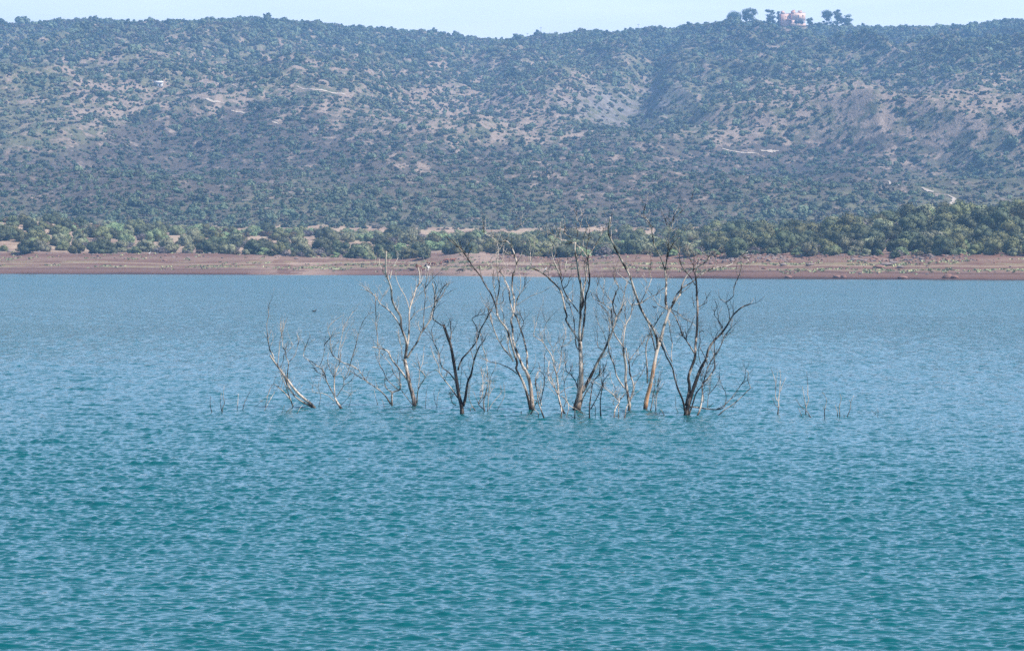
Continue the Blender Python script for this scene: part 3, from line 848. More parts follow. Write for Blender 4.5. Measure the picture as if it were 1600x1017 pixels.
('spray of low twigs just under the leaning dead tree', 'dead_snag', 'bark_pale', 645, '''
.9 .5 A 215,937 228,900 240,870
.9 .5 A 250,937 290,890 330,850
.9 .5 A 345,942 365,900 390,870
.8 .5 A 280,940 300,905'''),
('thin upright twigs in front of the pale forked dead tree, left of the black one', 'dead_snag', 'bark_mixed', 637, '''
1 .6 C 95,918 100,850 120,785
1 .5 C 90,902 75,830 82,790
1 .5 C 20,917 25,840 32,775'''),
('small curled twig between the orange trunk and the right-end tree', 'dead_snag', 'bark_pale', 649, '''
1.5 .8 I 555,957 530,910 515,900
1.2 .7 I 505,947 530,900
1 .6 K 190,922 165,860 160,750'''),
('dark stump tip just left of the small bent snag, barely above the water', 'dead_stump', 'bark_dark', 647, '''
2 1.6 E 420,945 420,930 421,918'''),
]

def smooth_poly(P, n=3):
    m = len(P); t = np.linspace(0, m - 1, (m - 1) * n + 1); out = []
    for u in t:
        i = min(int(u), m - 2); f = u - i
        p0 = P[max(i - 1, 0)]; p1 = P[i]; p2 = P[i + 1]; p3 = P[min(i + 2, m - 1)]
        out.append(.5 * ((2 * p1) + (-p0 + p2) * f + (2 * p0 - 5 * p1 + 4 * p2 - p3) * f * f + (-p0 + 3 * p1 - 3 * p2 + p3) * f ** 3))
    return np.array(out)

def dead_tree(label, name, bk, brow, text):
    rr = random.Random(hash(label) & 0 or len(label) * 31 + int(brow * 7))
    D0 = water_Y(brow); br = [parse(s) for s in text.strip().splitlines()]
    done = []                                   # (photo polyline, 3d polyline, radii, owner)
    base = None; limbs = []
    for k, (w0, w1, P) in enumerate(br):
        dist = best = None
        for di, (Q, Q3, _, ow) in enumerate(done):
            d = np.linalg.norm(Q - P[0], axis=1); j = int(np.argmin(d))
            if dist is None or d[j] < dist: dist, best = d[j], (Q3[j][1], di)
        near_water = P[0][1] > brow - 6.5
        rooted = k == 0 or (near_water and (dist is None or dist > 3.0)) or (near_water and P[0][1] > brow + 3)
        if not rooted and P[0][1] > 620 and dist > 7: rooted = True
        P2 = smooth_poly(P, 3)
        L2 = np.concatenate([[0], np.cumsum(np.linalg.norm(np.diff(P2, axis=0), axis=1))]); s = L2 / max(L2[-1], 1e-6)
        m_per_px = D0 / F
        drift = rr.uniform(-.42, .42) * L2[-1] * m_per_px * (0.5 if k == 0 else 1)
        wig = .05 * L2[-1] * m_per_px * np.sin(s * 7 + rr.uniform(0, 6))
        if rooted: ys = water_Y(P[0][1]); dep = ys + (D0 - ys) * s + drift * s ** 1.4 + wig * s
        else: dep = best[0] + drift * s ** 1.2 + wig * s
        P3 = np.array([at(x, y, d) for (x, y), d in zip(P2, dep)])
        rad = (w0 + (w1 - w0) * s ** .7) / 2 * m_per_px * (.86 if w0 > 1.5 else 1.0)
        rad = rad * (1 + .10 * np.array([rr.uniform(-1, 1) for _ in s]))
        if rooted:
            dn = P3[0].copy(); dv = P3[0] - P3[1]; dn = dn + dv / max(abs(dv[2]), .02) * .0; dn[2] -= .5; dn[:2] += (P3[0] - P3[1])[:2] * .3
            P3 = np.concatenate([[dn], P3]); rad = np.concatenate([[rad[0] * 1.2], rad]); P2 = np.concatenate([[P2[0]], P2])
            rad[1] *= 1.1
        if base is None: base = np.array([P3[1][0], P3[1][1], 0.0])
        owner = k
        if w0 < 2.0 and k > 0: owner = done[best[1]][3] if best else 0
        done.append((P2, P3, rad, owner))
    root = empty(name, base)
    tag(root, label, {'dead_tree': 'dead tree', 'dead_bush': 'dead bush', 'dead_snag': 'snag', 'dead_branch': 'dead branch', 'dead_stump': 'stump'}[name],
        GDT if name in ('dead_tree', 'dead_bush') else (GSN if name == 'dead_snag' else None))
    own = {}
    for (P2, P3, rad, ow) in done: own.setdefault(ow, []).append((P3 - base, rad))
    big = name in ('dead_tree', 'dead_bush')
    for ow, lst in own.items():
        mb = MB()
        for (P3, rad) in lst:
            mb.tube(P3, rad, 8 if rad[0] > .06 else 5)
            n = len(P3)                                   # small side twigs and broken stubs
            ln = np.linalg.norm(np.diff(P3, axis=0), axis=1).sum()
            if big:
                for _ in range(int(rr.uniform(.8, 1.8) * ln * (2.2 if rad[0] < .06 else 1.1)) + (2 if ln > .5 else 0)):
                    j = rr.randrange(max(1, int(n * .35)), n)
                    p = P3[j]
                    if p[2] < .5: continue
                    d = P3[min(j + 1, n - 1)] - P3[max(j - 1, 0)]; d = d / (np.linalg.norm(d) + 1e-6)
                    side = np.array([rr.uniform(-1, 1), rr.uniform(-1, 1), rr.uniform(-.2, .8)])
                    v = d * .7 + side * .8; v /= np.linalg.norm(v); l = rr.uniform(.15, 1.0) * (1 if rad[j] > .012 else .8)
                    Q = [p]; st = 5
                    for q in range(st):
                        v = v + np.array([rr.uniform(-.35, .35), rr.uniform(-.35, .35), rr.uniform(-.2, .4)]); v /= np.linalg.norm(v)
                        Q.append(Q[-1] + v * l / st)
                    r0 = min(rad[j] * .6, .0125)
                    mb.tube(np.array(Q), np.linspace(r0, r0 * .45, st + 1), 4)
                    if l > .4:
                        v2 = v + np.array([rr.uniform(-1, 1), rr.uniform(-1, 1), .3]); v2 /= np.linalg.norm(v2)
                        mb.tube(np.array([Q[2], Q[2] + v2 * l * .25, Q[2] + v2 * l * .42 + np.array([0, 0, .04])]), [r0 * .6, r0 * .5, r0 * .35], 4)
        pn = 'trunk' if ow == 0 else 'branch'
        mk = bk
        if ow and rr.random() < (.3 if brow != 634 else 0): mk = {'bark_brown': 'bark_dark', 'bark_pale': 'bark_mixed', 'bark_mixed': 'bark_pale', 'bark_dark': 'bark_mixed', 'bark_orange': 'bark_mixed'}[bk]
        elif ow and bk in ('bark_brown', 'bark_orange'): mk = 'bark_mixed' if brow != 634 else 'bark_pale'
        obj(pn, mb.build(pn, [M[mk]], smooth=True), root)
    return root
for d in DEAD: dead_tree(*d)

# ------------------------------------------------------------------ foliage meshes
def uvsphere(c, r, rr, nu=8, nv=6, jit=.12):
    V = []; 
    for j in range(nv + 1):
        ph = math.pi * j / nv
        for i in range(nu):
            th = 2 * math.pi * i / nu
            k = 1 + rr.uniform(-jit, jit)
            V.append([c[0] + r[0] * k * math.sin(ph) * math.cos(th), c[1] + r[1] * k * math.sin(ph) * math.sin(th), c[2] + r[2] * k * math.cos(ph)])
    q = [[j * nu + i, (j + 1) * nu + i, (j + 1) * nu + (i + 1) % nu, j * nu + (i + 1) % nu] for j in range(nv) for i in range(nu)]
    return V, q
def crown_mb(w, h, z0, lobes, leaves, leaf, seed, shape='dome', core=.8):
    rr = random.Random(seed); mb = MB(); Ls = []
    for k in range(lobes):
        th = rr.uniform(0, 6.283); ra = math.sqrt(rr.random())
        if shape == 'dome':
            zz = z0 + h * rr.uniform(.12, .78) * (1 - .45 * ra ** 2); rad = w * rr.uniform(.17, .30)
            c = (math.cos(th) * ra * w * .36, math.sin(th) * ra * w * .36, zz); r3 = (rad, rad, rad * rr.uniform(.7, .95))
        else:
            zz = z0 + h * rr.uniform(.1, .95); rad = w * rr.uniform(.14, .26)
            c = (math.cos(th) * ra * w * .38, math.sin(th) * ra * w * .38, zz); r3 = (rad, rad, rad * rr.uniform(.6, .9))
        Ls.append((c, r3)); V, q = uvsphere(c, tuple(v * core for v in r3), rr, 7, 5, .2); mb.add(V, q=q)
    g = np.random.default_rng(seed)
    li = g.integers(0, lobes, leaves); C = np.array([l[0] for l in Ls])[li]; RR = np.array([l[1] for l in Ls])[li]
    n = g.standard_normal((leaves, 3)); n[:, 2] = np.where(n[:, 2] < -.3, -n[:, 2], n[:, 2]); n /= np.linalg.norm(n, axis=1)[:, None]
    p = C + n * RR * g.uniform(.78, 1.12, (leaves, 1))
    nn = n + .7 * g.standard_normal((leaves, 3)); nn /= np.linalg.norm(nn, axis=1)[:, None]
    u = np.cross(nn, g.standard_normal((leaves, 3))); u /= np.linalg.norm(u, axis=1)[:, None]; v = np.cross(nn, u)
    s = leaf * g.uniform(.6, 1.4, (leaves, 1)) / 2
    V = np.stack([p - u * s, p + v * s * .7, p + u * s, p - v * s * .7], 1).reshape(-1, 3)
    mb.add(V, q=np.arange(leaves * 4).reshape(-1, 4))
    return mb

# ------------------------------------------------------------------ trees and bushes behind the shore
KINDS = [  # key, material, words, category, width, height, z0, lobes, leaves, leaf
 ('olive', 'grey-green rounded tree', 'tree', 6.0, 4.6), ('dark', 'dark green dense tree', 'tree', 6.6, 5.2), ('mid', 'mid-green rounded tree', 'tree', 6.0, 4.6),
 ('lime', 'light green airy tree', 'tree', 5.4, 4.2), ('grey', 'leafless grey bush', 'bush', 4.4, 2.8), ('brownbush', 'brownish dry bush', 'bush', 4.0, 2.4)]
SMESH = {}
for ki, (key, _, cat, w, h) in enumerate(KINDS):
    SMESH[key] = []
    for v in range(4):
        sd = ki * 17 + v * 5 + 100
        mb = crown_mb(w, h, -.1, 13 + v * 2, 1300 if cat == 'tree' else 900, .40 if key != 'grey' else .30, sd, 'dome', .80 if key != 'grey' else .45)
        rr = random.Random(sd)
        for _ in range(3):
            p = np.array([rr.uniform(-.5, .5), rr.uniform(-.5, .5), -.3]); q = p + np.array([rr.uniform(-.8, .8), rr.uniform(-.8, .8), h * .5])
            mb.tube([p, (p + q) / 2 + .1, q], [.16, .12, .07], 5)
        SMESH[key].append(mb.build('shore_' + cat, [M[key]]))

cand = []
tries = 0
grid = {}
def okpos(x, y, r):
    gx, gy = int(x // 6), int(y // 6)
    for i in range(gx - 2, gx + 3):
        for j in range(gy - 2, gy + 3):
            for (a_, b_, c_) in grid.get((i, j), ()):
                if (a_ - x) ** 2 + ((b_ - y) * .8) ** 2 < ((r + c_) * .5) ** 2: return False
    grid.setdefault((gx, gy), []).append((x, y, r)); return True
rs = random.Random(11)
NT = 20000; TPX = rng.uniform(-120, 1720, NT); TYS = water_Y(tab(TPX, SHORE)); TYT = tab(TPX, TOPY); TU = rng.random(NT)
TY = TYS + 50 + (TYT - TYS + 20) * TU; TX = (TPX - CX) / F * TY; DENS = fbm(TX / 16, TY / 26, 60, 3)
for _ in range(NT):
    px, Ys, Yt, u, Y, x = float(TPX[_]), float(TYS[_]), float(TYT[_]), float(TU[_]), float(TY[_]), float(TX[_])
    dens = DENS[_]
    right = sst(1080, 1150, px)
    thr = .61 - .35 * right - .05 * u * (1 - right)
    if dens < thr and rs.random() < .97: continue
    if Y - Ys < 58 and rs.random() < .3: continue
    sc = rs.uniform(.75, 1.35) * (1.0 + .15 * right)
    if Y - Ys < 70: sc *= rs.choice([.45, .6, .85])
    if okpos(x, Y, (6.9 - .9 * right) * sc): cand.append((px, Y, x, sc))
pts = []
for (px, Y, x, sc) in cand:
    z = float(Hxy(np.array([x]), np.array([Y]))[0]); r_ = rowof(z, Y)
    n_ = float(fbm(np.array([x / 35]), np.array([Y / 50.]), 70, 2)[0]); q = rs.random()
    k = 'olive' if q < .30 else 'mid' if q < .56 else 'dark' if q < .86 else 'lime' if q < .93 else 'grey'
    if n_ > .58 and k in ('olive', 'lime') and rs.random() < .6: k = 'dark'
    if 1090 < px < 1330 and r_ > 372 - .0 and rs.random() < .45: k = rs.choice(['brownbush', 'brownbush', 'grey', 'dark'])
    if px > 1100 and k in ('olive', 'lime') and rs.random() < .6: k = rs.choice(['mid', 'dark'])
    if sc < .6 and rs.random() < .3: k = rs.choice(['grey', 'brownbush'])
    pts.append([px, Y, x, z, sc, k, r_])
# landmark trees seen in the photo: (px, row of the foot, distance behind the shore row, kind, scale)
for (px, off, k, sc) in [(46, 50, 'dark', 1.25), (150, 55, 'dark', 1.2), (120, 62, 'mid', 1.1), (212, 52, 'grey', .8), (165, 70, 'dark', 1.2), (262, 62, 'olive', 1.15), (335, 60, 'dark', 1.0), (555, 60, 'dark', 1.1), (498, 75, 'grey', 1.3),
                         (570, 85, 'olive', 1.3), (640, 60, 'mid', 1.1), (945, 60, 'grey', 1.2), (1302, 58, 'lime', .9), (1330, 75, 'olive', 1.3), (1497, 75, 'lime', 1.4), (1210, 56, 'dark', .7), (1180, 60, 'grey', .9)]:
    Y = water_Y(tab(px, SHORE)) + off; x = (px - CX) / F * Y; z = float(Hxy(np.array([x]), np.array([Y]))[0])
    pts = [p for p in pts if (p[2] - x) ** 2 + (p[1] - Y) ** 2 > (2.6 * sc) ** 2]
    pts.append([px, Y, x, z, sc, k, rowof(z, Y)])
inview = [p for p in pts if -8 < p[0] < 1608]
# size in the photo decides which are built as individuals
inview.sort(key=lambda p: -p[4] / p[1] * (1.3 if (p[1] - water_Y(tab(p[0], SHORE))) < 150 else 1))
solo = inview[:298]; solo_ids = set(map(id, solo))
mass = [p for p in pts if id(p) not in solo_ids]
ZONES = [(70, 'at the left photo edge'), (170, 'left of the white egret'), (260, 'behind the white egret'), (390, 'between egret and leaning dead tree'),
         (480, 'beyond the leaning dead tree'), (570, 'beyond the spreading dead bush'), (640, 'beyond the pale forked dead tree'), (725, 'behind the cattle'),
         (800, 'beyond the curved dead tree'), (860, 'just right of the curved tree'), (930, 'beyond the tallest dead tree'), (1000, 'beyond the slender white tree'),
         (1060, 'beyond the orange dead trunk'), (1130, 'beyond the right-end dead tree'), (1230, 'above the vase-shaped snag'), (1330, 'right of all the snags'),
         (1430, 'left of the hillside track'), (1520, 'below the hillside track'), (9999, 'at the right photo edge')]
ORD = ['first', 'second', 'third', 'fourth', 'fifth', 'sixth', 'seventh', 'eighth', 'ninth', 'tenth', 'eleventh', 'twelfth', 'thirteenth', 'fourteenth', 'fifteenth', 'sixteenth']
bins = {}
for p in solo:
    zi = next(i for i, (b, _) in enumerate(ZONES) if p[0] < b)
    s = p[1] - water_Y(tab(p[0], SHORE)); row = 0 if s < 85 else 1 if s < 190 else 2
    bins.setdefault((zi, row, p[5]), []).append(p)
ROWW = ['in front row', 'in middle rows', 'in back rows']
KW = {k[0]: k for k in KINDS}
cnt = 0
for (zi, row, key), lst in sorted(bins.items()):
    lst.sort(key=lambda p: p[0])
    for i, p in enumerate(lst):
        cat = KW[key][2]
        o = obj('shore_' + cat, SMESH[key][cnt % 4], loc=(p[2], p[1], p[3]))
        o.rotation_euler = (0, 0, rs.uniform(0, 6.28)); o.scale = (p[4] * rs.uniform(.9, 1.15), p[4] * rs.uniform(.9, 1.15), p[4] * rs.uniform(.85, 1.15))
        lab = f"{KW[key][1]} {ROWW[row]} {ZONES[zi][1]}"
        if len(lst) > 1: lab += ', ' + (ORD[i] + ' from left')
        tag(o, lab, cat, 'trees and bushes behind the shore'); cnt += 1

# ------------------------------------------------------------------ masses of instances on points
def scatter(name, label, P, scl, rotz, var, protos):
    me = bpy.data.meshes.new(name); me.vertices.add(len(P)); me.vertices.foreach_set('co', np.asarray(P, np.float32).reshape(-1))
    me.attributes.new('scl', 'FLOAT_VECTOR', 'POINT').data.foreach_set('vector', np.asarray(scl, np.float32).reshape(-1))
    rv = np.zeros((len(P), 3), np.float32); rv[:, 2] = rotz
    me.attributes.new('rotv', 'FLOAT_VECTOR', 'POINT').data.foreach_set('vector', rv.reshape(-1))
    me.attributes.new('var', 'INT', 'POINT').data.foreach_set('value', np.asarray(var, np.int32))
    me.update(); o = obj(name, me); tag(o, label, name.replace('_', ' '), kind='stuff')
    ng = bpy.data.node_groups.new(name + '_nodes', 'GeometryNodeTree')
    ng.interface.new_socket('Geometry', in_out='INPUT', socket_type='NodeSocketGeometry')
    ng.interface.new_socket('Geometry', in_out='OUTPUT', socket_type='NodeSocketGeometry')
    gi = ng.nodes.new('NodeGroupInput'); go = ng.nodes.new('NodeGroupOutput')
    ip = ng.nodes.new('GeometryNodeInstanceOnPoints'); ng.links.new(gi.outputs[0], ip.inputs['Points'])
    jn = ng.nodes.new('GeometryNodeJoinGeometry')
    for pr in protos:
        oi = ng.nodes.new('GeometryNodeObjectInfo'); oi.transform_space = 'ORIGINAL'
        oi.inputs['Object'].default_value = pr; oi.inputs['As Instance'].default_value = True
        ng.links.new(oi.outputs['Geometry'], jn.inputs[0])
    ng.links.new(jn.outputs[0], ip.inputs['Instance']); ip.inputs['Pick Instance'].default_value = True
    def nattr(nm, ty):
        a = ng.nodes.new('GeometryNodeInputNamedAttribute'); a.data_type = ty; a.inputs['Name'].default_value = nm
        return a.outputs[0]
    ng.links.new(nattr('var', 'INT'), ip.inputs['Instance Index'])
    ng.links.new(nattr('scl', 'FLOAT_VECTOR'), ip.inputs['Scale'])
    ng.links.new(nattr('rotv', 'FLOAT_VECTOR'), ip.inputs['Rotation'])
    ng.links.new(ip.outputs[0], go.inputs[0])
    md = o.modifiers.new('scatter', 'NODES'); md.node_group = ng
    return o
byname = {}
for o in bpy.data.objects:
    if o.name.startswith('shore_') and o.type == 'MESH': byname.setdefault(o.data.materials[0].name + o.data.name, o)
prot = list(byname.values())
okey = {}
for i, o in enumerate(prot): okey.setdefault(o.data.materials[0], []).append(i)
P, S, Z_, V_ = [], [], [], []
for p in mass:
    P.append((p[2], p[1], p[3])); s = p[4]; S.append((s * rs.uniform(.9, 1.15), s * rs.uniform(.9, 1.15), s * rs.uniform(.85, 1.15))); Z_.append(rs.uniform(0, 6.28))
    ch = okey.get(M[p[5]]) or [0]; V_.append(rs.choice(ch))
scatter('woodland', 'mass of further small trees filling the wooded strip behind the shore', P, S, Z_, V_, prot)

# ------------------------------------------------------------------ skyline trees and the hillside scrub
HM = {}
for key, (w, h, n) in {'hilldark': (4.6, 3.6, 4), 'hillmid': (4.4, 3.3, 3), 'hillheath': (3.2, 1.9, 3)}.items():
    HM[key] = []
    for v in range(n):
        mb = crown_mb(w, h, -.5, 6 + v, 210, .75, 300 + v * 7 + len(key) * 3, 'dome', .85)
        HM[key].append(mb.build('hill_tree', [M[key]]))
protoh = []; hkeys = []
sky_px = [18, 60, 78, 92, 115, 139, 150, 170, 191, 214, 232, 252, 268, 290, 330, 345, 358, 372, 388, 404, 416, 428, 441, 455, 470, 512, 530, 553, 575, 597, 614, 631, 650, 678, 700, 719, 742, 775, 806,
          860, 900, 940, 965, 984, 1000, 1022, 1046, 1075, 1098, 1113, 1122, 1358, 1390, 1425, 1468, 1500, 1535, 1560, 1592]
for i, px in enumerate(sky_px):
    key = 'hilldark' if i % 4 else 'hillmid'
    var = HM[key][(i * 7) % len(HM[key])]
    if i < 4: key = 'hilldark'; var = HM[key][i]
    elif i < 7: key = 'hillmid'; var = HM[key][i - 4]
    elif i < 10: key = 'hillheath'; var = HM[key][i - 7]
    Y = CRESTY - 6 + rs.uniform(-10, 6); x = (px - CX) / F * Y; z = float(Hxy(np.array([x]), np.array([Y]))[0])
    o = obj('skyline_tree', var, loc=(x, Y, z - .2)); s = rs.uniform(1.0, 1.7) * (1.2 if px in (191, 358, 388, 416, 614, 650, 984, 1000) else 1)
    if key == 'hillheath': s = 1.6
    o.scale = (s, s, s * rs.uniform(.9, 1.1)); o.rotation_euler = (0, 0, rs.uniform(0, 6.28))
    if i < 10: protoh.append(o); hkeys.append(key)
    where = 'above the left third of the hills' if px < 310 else 'on the left hump of the ridge' if px < 500 else 'left of the saddle' if px < 700 else 'around the saddle' if px < 950 else 'just right of the saddle' if px < 1130 else 'right of the hilltop castle'
    tag(o, f'small dark tree on the skyline {where}', 'tree', 'trees along the ridge line')
    o['_w'] = where
wb = {}
for o in bpy.data.objects:
    if '_w' in o.keys(): wb.setdefault(o['_w'], []).append(o)
for w_, lst in wb.items():
    lst.sort(key=lambda o: ang(o.location.x, o.location.y))
    for i, o in enumerate(lst):
        n = len(lst)
        pos = ORD[i] + ' from left' if i < 8 else (ORD[n - 1 - i] + ' from right')
        o['label'] = o['label'] + ', ' + pos
        del o['_w']
kidx = {k: [i for i, h in enumerate(hkeys) if h == k] for k in HM}
nC = 420000
pxs = rng.uniform(-350, 1950, nC); Ys_ = np.sqrt(rng.uniform(1440 ** 2, (CRESTY + 25) ** 2, nC)); xs = (pxs - CX) / F * Ys_
zs = H(pxs, Ys_); rws = rowof(zs, Ys_)
b_ = gridmap(pxs, rws, BARE); h_ = gridmap(pxs, rws, HEATH)
clus = fbm(xs / 28, Ys_ / 40, 80, 4); clus2 = fbm(xs / 160, Ys_ / 200, 83, 3)
pr = np.clip(.42 - .10 * b_ - .04 * h_ + .6 * (clus - .5) + .35 * (clus2 - .5) + .25 * sst(300, 350, rws) + .2 * (1 - sst(40, 90, rws)) * (1 - .8 * sst(540, 600, pxs) * (1 - sst(700, 760, pxs))), .10, 1)
lowk = (rng.random(nC) < .55 * h_ + .05)
slope_ = (H(pxs, Ys_ + 12) - H(pxs, Ys_ - 12)) / 24
keep = rng.random(nC) < pr * np.clip(slope_ / .16, .55, 2.6) ** .9 * np.where(lowk, .48, .40) * (1 + .5 * (1 - sst(1500, 2100, Ys_)))
dtr = np.min(np.abs(xs[:, None] - TPTS[None, ::3, 0]) * .9 + np.abs(Ys_[:, None] - TPTS[None, ::3, 1]) * .35, axis=1)
keep &= dtr > 4.0
keep &= ~((np.abs(pxs - 1238) < 26) & (Ys_ > CRESTY - 34))
keep &= ~((np.exp(-((pxs - 950) / 50) ** 2 - ((rws - 170) / 28) ** 2) > .4) & (rng.random(nC) < .6))
I = np.nonzero(keep)[0]
print('hill shrubs', len(I))
var = np.where(lowk[I], rng.choice(kidx['hillheath'], len(I)), np.where(rng.random(len(I)) < .62 + .3 * (clus2[I] < .5), rng.choice(kidx['hilldark'], len(I)), rng.choice(kidx['hillmid'], len(I))))
s_ = np.exp(rng.normal(0, .38, len(I))) * .84 * np.where(lowk[I], .85, 1.0) * (1.05 - .38 * b_[I]) * (.72 + .53 * sst(1500, 3200, Ys_[I]))
scatter('hillside_scrub', 'uncountable scrub and small evergreen trees covering the hills', np.stack([xs[I], Ys_[I], zs[I]], 1),
        np.stack([s_ * rng.uniform(.85, 1.3, len(I)), s_ * rng.uniform(.85, 1.3, len(I)), s_ * rng.uniform(.8, 1.15, len(I))], 1), rng.uniform(0, 6.28, len(I)), var, protoh)

# ------------------------------------------------------------------ eucalyptus trees by the hilltop castle
M['trunk'] = plain('trunk_bark', (.30, .24, .19), .9)
def big_tree(px, ytop, ybot, wpx, shape, label, seed, trunk_frac=.3, Y=CRESTY - 4):
    mp = Y / F; x = (px - CX) / F * Y; z = float(Hxy(np.array([x]), np.array([Y]))[0]); ztop = zline(ytop, Y)
    h = ztop - z; w = wpx * mp * 1.12
    r = tag(empty('tall_tree', (x, Y, z)), label, 'tree', 'tall trees beside the hilltop castle')
    mb = MB(); rr = random.Random(seed)
    mb.tube([(0, 0, -.5), (rr.uniform(-.2, .2), 0, h * .25), (rr.uniform(-.5, .5), .2, h * .55), (0, 0, h * .8)], [.6, .48, .32, .12], 7)
    for _ in range(5):
        a_ = rr.uniform(0, 6.28); z1 = h * rr.uniform(.3, .55)
        mb.tube([(0, 0, z1), (math.cos(a_) * w * .18, math.sin(a_) * w * .18, z1 + h * .15), (math.cos(a_) * w * .32, math.sin(a_) * w * .32, z1 + h * .25)], [.25, .16, .08], 5)
    obj('trunk', mb.build('trunk', [M['trunk']], smooth=True), r)
    obj('crown', crown_mb(w * 1.1, h * (1.02 - trunk_frac * .6), h * trunk_frac * .6, 26, 2600, .85, seed, 'tall' if trunk_frac < .2 else shape, .55).build('crown', [M['euc']]), r)
big_tree(1146, 14, 33, 19, 'dome', 'round-headed tall tree on a pale trunk, leftmost on the castle hilltop', 1, .22)
big_tree(1170, 15, 34, 20, 'dome', 'tall spreading tree just right of the round-headed hilltop tree', 2, .12)
big_tree(1203, 16, 34, 14, 'tall', 'loose open tree touching the left side of the castle', 3, .1)
big_tree(1218, 19, 36, 10, 'tall', 'low dark tree against the castle\'s left wall', 8, .05)
big_tree(1291, 19, 40, 17, 'tall', 'left one of the three tall trees right of the castle', 4, .08)
big_tree(1308, 16.5, 41, 14, 'tall', 'tallest, middle one of the three trees right of the castle', 5, .06)
big_tree(1323, 26, 41, 15, 'tall', 'lowest, right one of the three trees right of the castle', 6, .05)
big_tree(1264, 29, 40, 8, 'tall', 'small bushy tree close to the castle\'s right corner', 7, .05)

# ------------------------------------------------------------------ hilltop castle
M['wall_pink'] = plain('pink_render', (.58, .36, .27), .85, .12, .3)
M['wall_red_shade'] = plain('red_shade_render', (.46, .24, .19), .85, .12, .3)  # darker red; shade of the left side walls is put into it
M['wall_pale'] = plain('pale_render', (.62, .42, .32), .85, .10, .3)
M['opening'] = plain('dark_opening', (.04, .04, .05), .6)
def castle():
    Y = CRESTY - 14; mp = Y / F; x0 = (1236 - CX) / F * Y
    zc = zline(40, Y) ; top = zline(20.5, Y); hh = top - zc
    r = tag(empty('castle', (x0, Y, zc), R(17)), 'pink battlemented castle-like house on the hilltop at the upper right', 'building')
    W = 17.0
    b = MB(); b.box((W / 2, 6, hh * .72), (W, 12, hh * .56)); b.box((1.8, 3.2, hh * .2), (3.4, 6, hh * .5)); b.box((W / 2, 9.5, hh * .2), (W - .4, 5, hh * .5)); b.box((W / 2, 5.2, hh * .05), (W + .6, 13, hh * .22))
    wall = obj('wall', b.build('wall', [M['wall_pale']]), r)
    for cx in (3.9, 8.0, 10.2, 14.6, 16.4):
        b = MB(); b.box((cx, .5, hh * .28), (.8, .8, hh * .33)); obj('column', b.build('column', [M['wall_pale']]), r)
    for (cx, w_) in ((5.9, 3.0), (12.4, 3.4), (9.1, 1.0)):
        b = MB(); b.box((cx, 2.2, hh * .30), (w_, 8.5, hh * .26)); obj('veranda_shade', b.build('veranda_shade', [M['opening']]), r)  # solid dark block paints the shade inside the open storey
    # turrets with merlons
    for (cx, cy, w_, h_, mt) in ((1.2, 1.0, 2.6, 2.4, 'wall_red_shade'), (3.6, 3.0, 2.6, 3.6, 'wall_pink'), (11.0, 1.8, 3.6, 3.2, 'wall_pink')):
        b = MB(); b.box((cx, cy, hh + h_ / 2 - .8), (w_, w_, h_)); t = obj('turret', b.build('turret', [M[mt]]), r)
        b = MB()
        for sx in (-1, 0, 1):
            for sy in (-1, 1): b.box((cx + sx * (w_ / 2 - .35), cy + sy * (w_ / 2 - .35), hh + h_ - .8 + .35), (.6, .6, .8))
        obj('battlement', b.build('battlement', [M[mt]]), t)
    b = MB()
    for k in range(9): b.box((1.2 + k * 1.9, .3, hh + .4), (.9, .55, .9))
    obj('parapet', b.build('parapet', [M['wall_pale']]), r)
    for (cx, zf, w_, h_) in ((8.3, .72, 1.1, 3.6), (14.0, .78, 1.0, 1.8), (5.2, .80, .8, 1.1), (6.8, .80, .6, .9)):
        b = MB(); b.box((cx, -.02, hh * zf), (w_, .3, h_)); f = obj('window', b.build('window', [M['opening']]), r)
        b = MB(); b.box((cx, -.08, hh * zf - h_ / 2 - .12), (w_ + .3, .5, .22)); obj('sill', b.build('sill', [M['wall_pale']]), f)
    # left wing
    b = MB(); b.box((-6.0, 8, hh * .42), (11.0, 10, hh * .98)); obj('wing', b.build('wing', [M['wall_pink']]), r)
    b = MB(); b.box((-11.53, 8, hh * .45), (.3, 10.4, hh * .95)); obj('side_wall', b.build('side_wall', [M['wall_red_shade']]), r)  # slab in the darker red paints the wing's shaded left face
    b = MB(); b.box((-.12, 6, hh * .5), (.3, 12.3, hh * .98)); obj('side_wall', b.build('side_wall', [M['wall_red_shade']]), r)  # same painted shade on the main block's left face
    b = MB(); b.box((-9.6, 4.6, hh * .92 + 1.4), (3.4, 3.4, 3.2)); t = obj('turret', b.build('turret', [M['wall_pink']]), r)
    b = MB()
    for k in range(3): b.box((-10.9 + 1.3 * k, 3.2, hh * .92 + 3.3), (.6, .5, .7))
    obj('battlement', b.build('battlement', [M['wall_pink']]), t)
    b = MB()
    for k in range(4): b.box((-7.0 + 1.6 * k, 3.3, hh * .91 + .5), (.8, .5, .8 if k else 1.6))
    obj('parapet', b.build('parapet', [M['wall_pink']]), r)
    b = MB(); b.box((-3.4, 2.0, hh * .45), (6.4, 3.4, .5)); obj('roof', b.build('roof', [M['wall_red_shade']]), r)
    b = MB(); b.box((-6.2, 2.92, hh * .68), (.7, .3, .8)); obj('window', b.build('window', [M['opening']]), r)
castle()

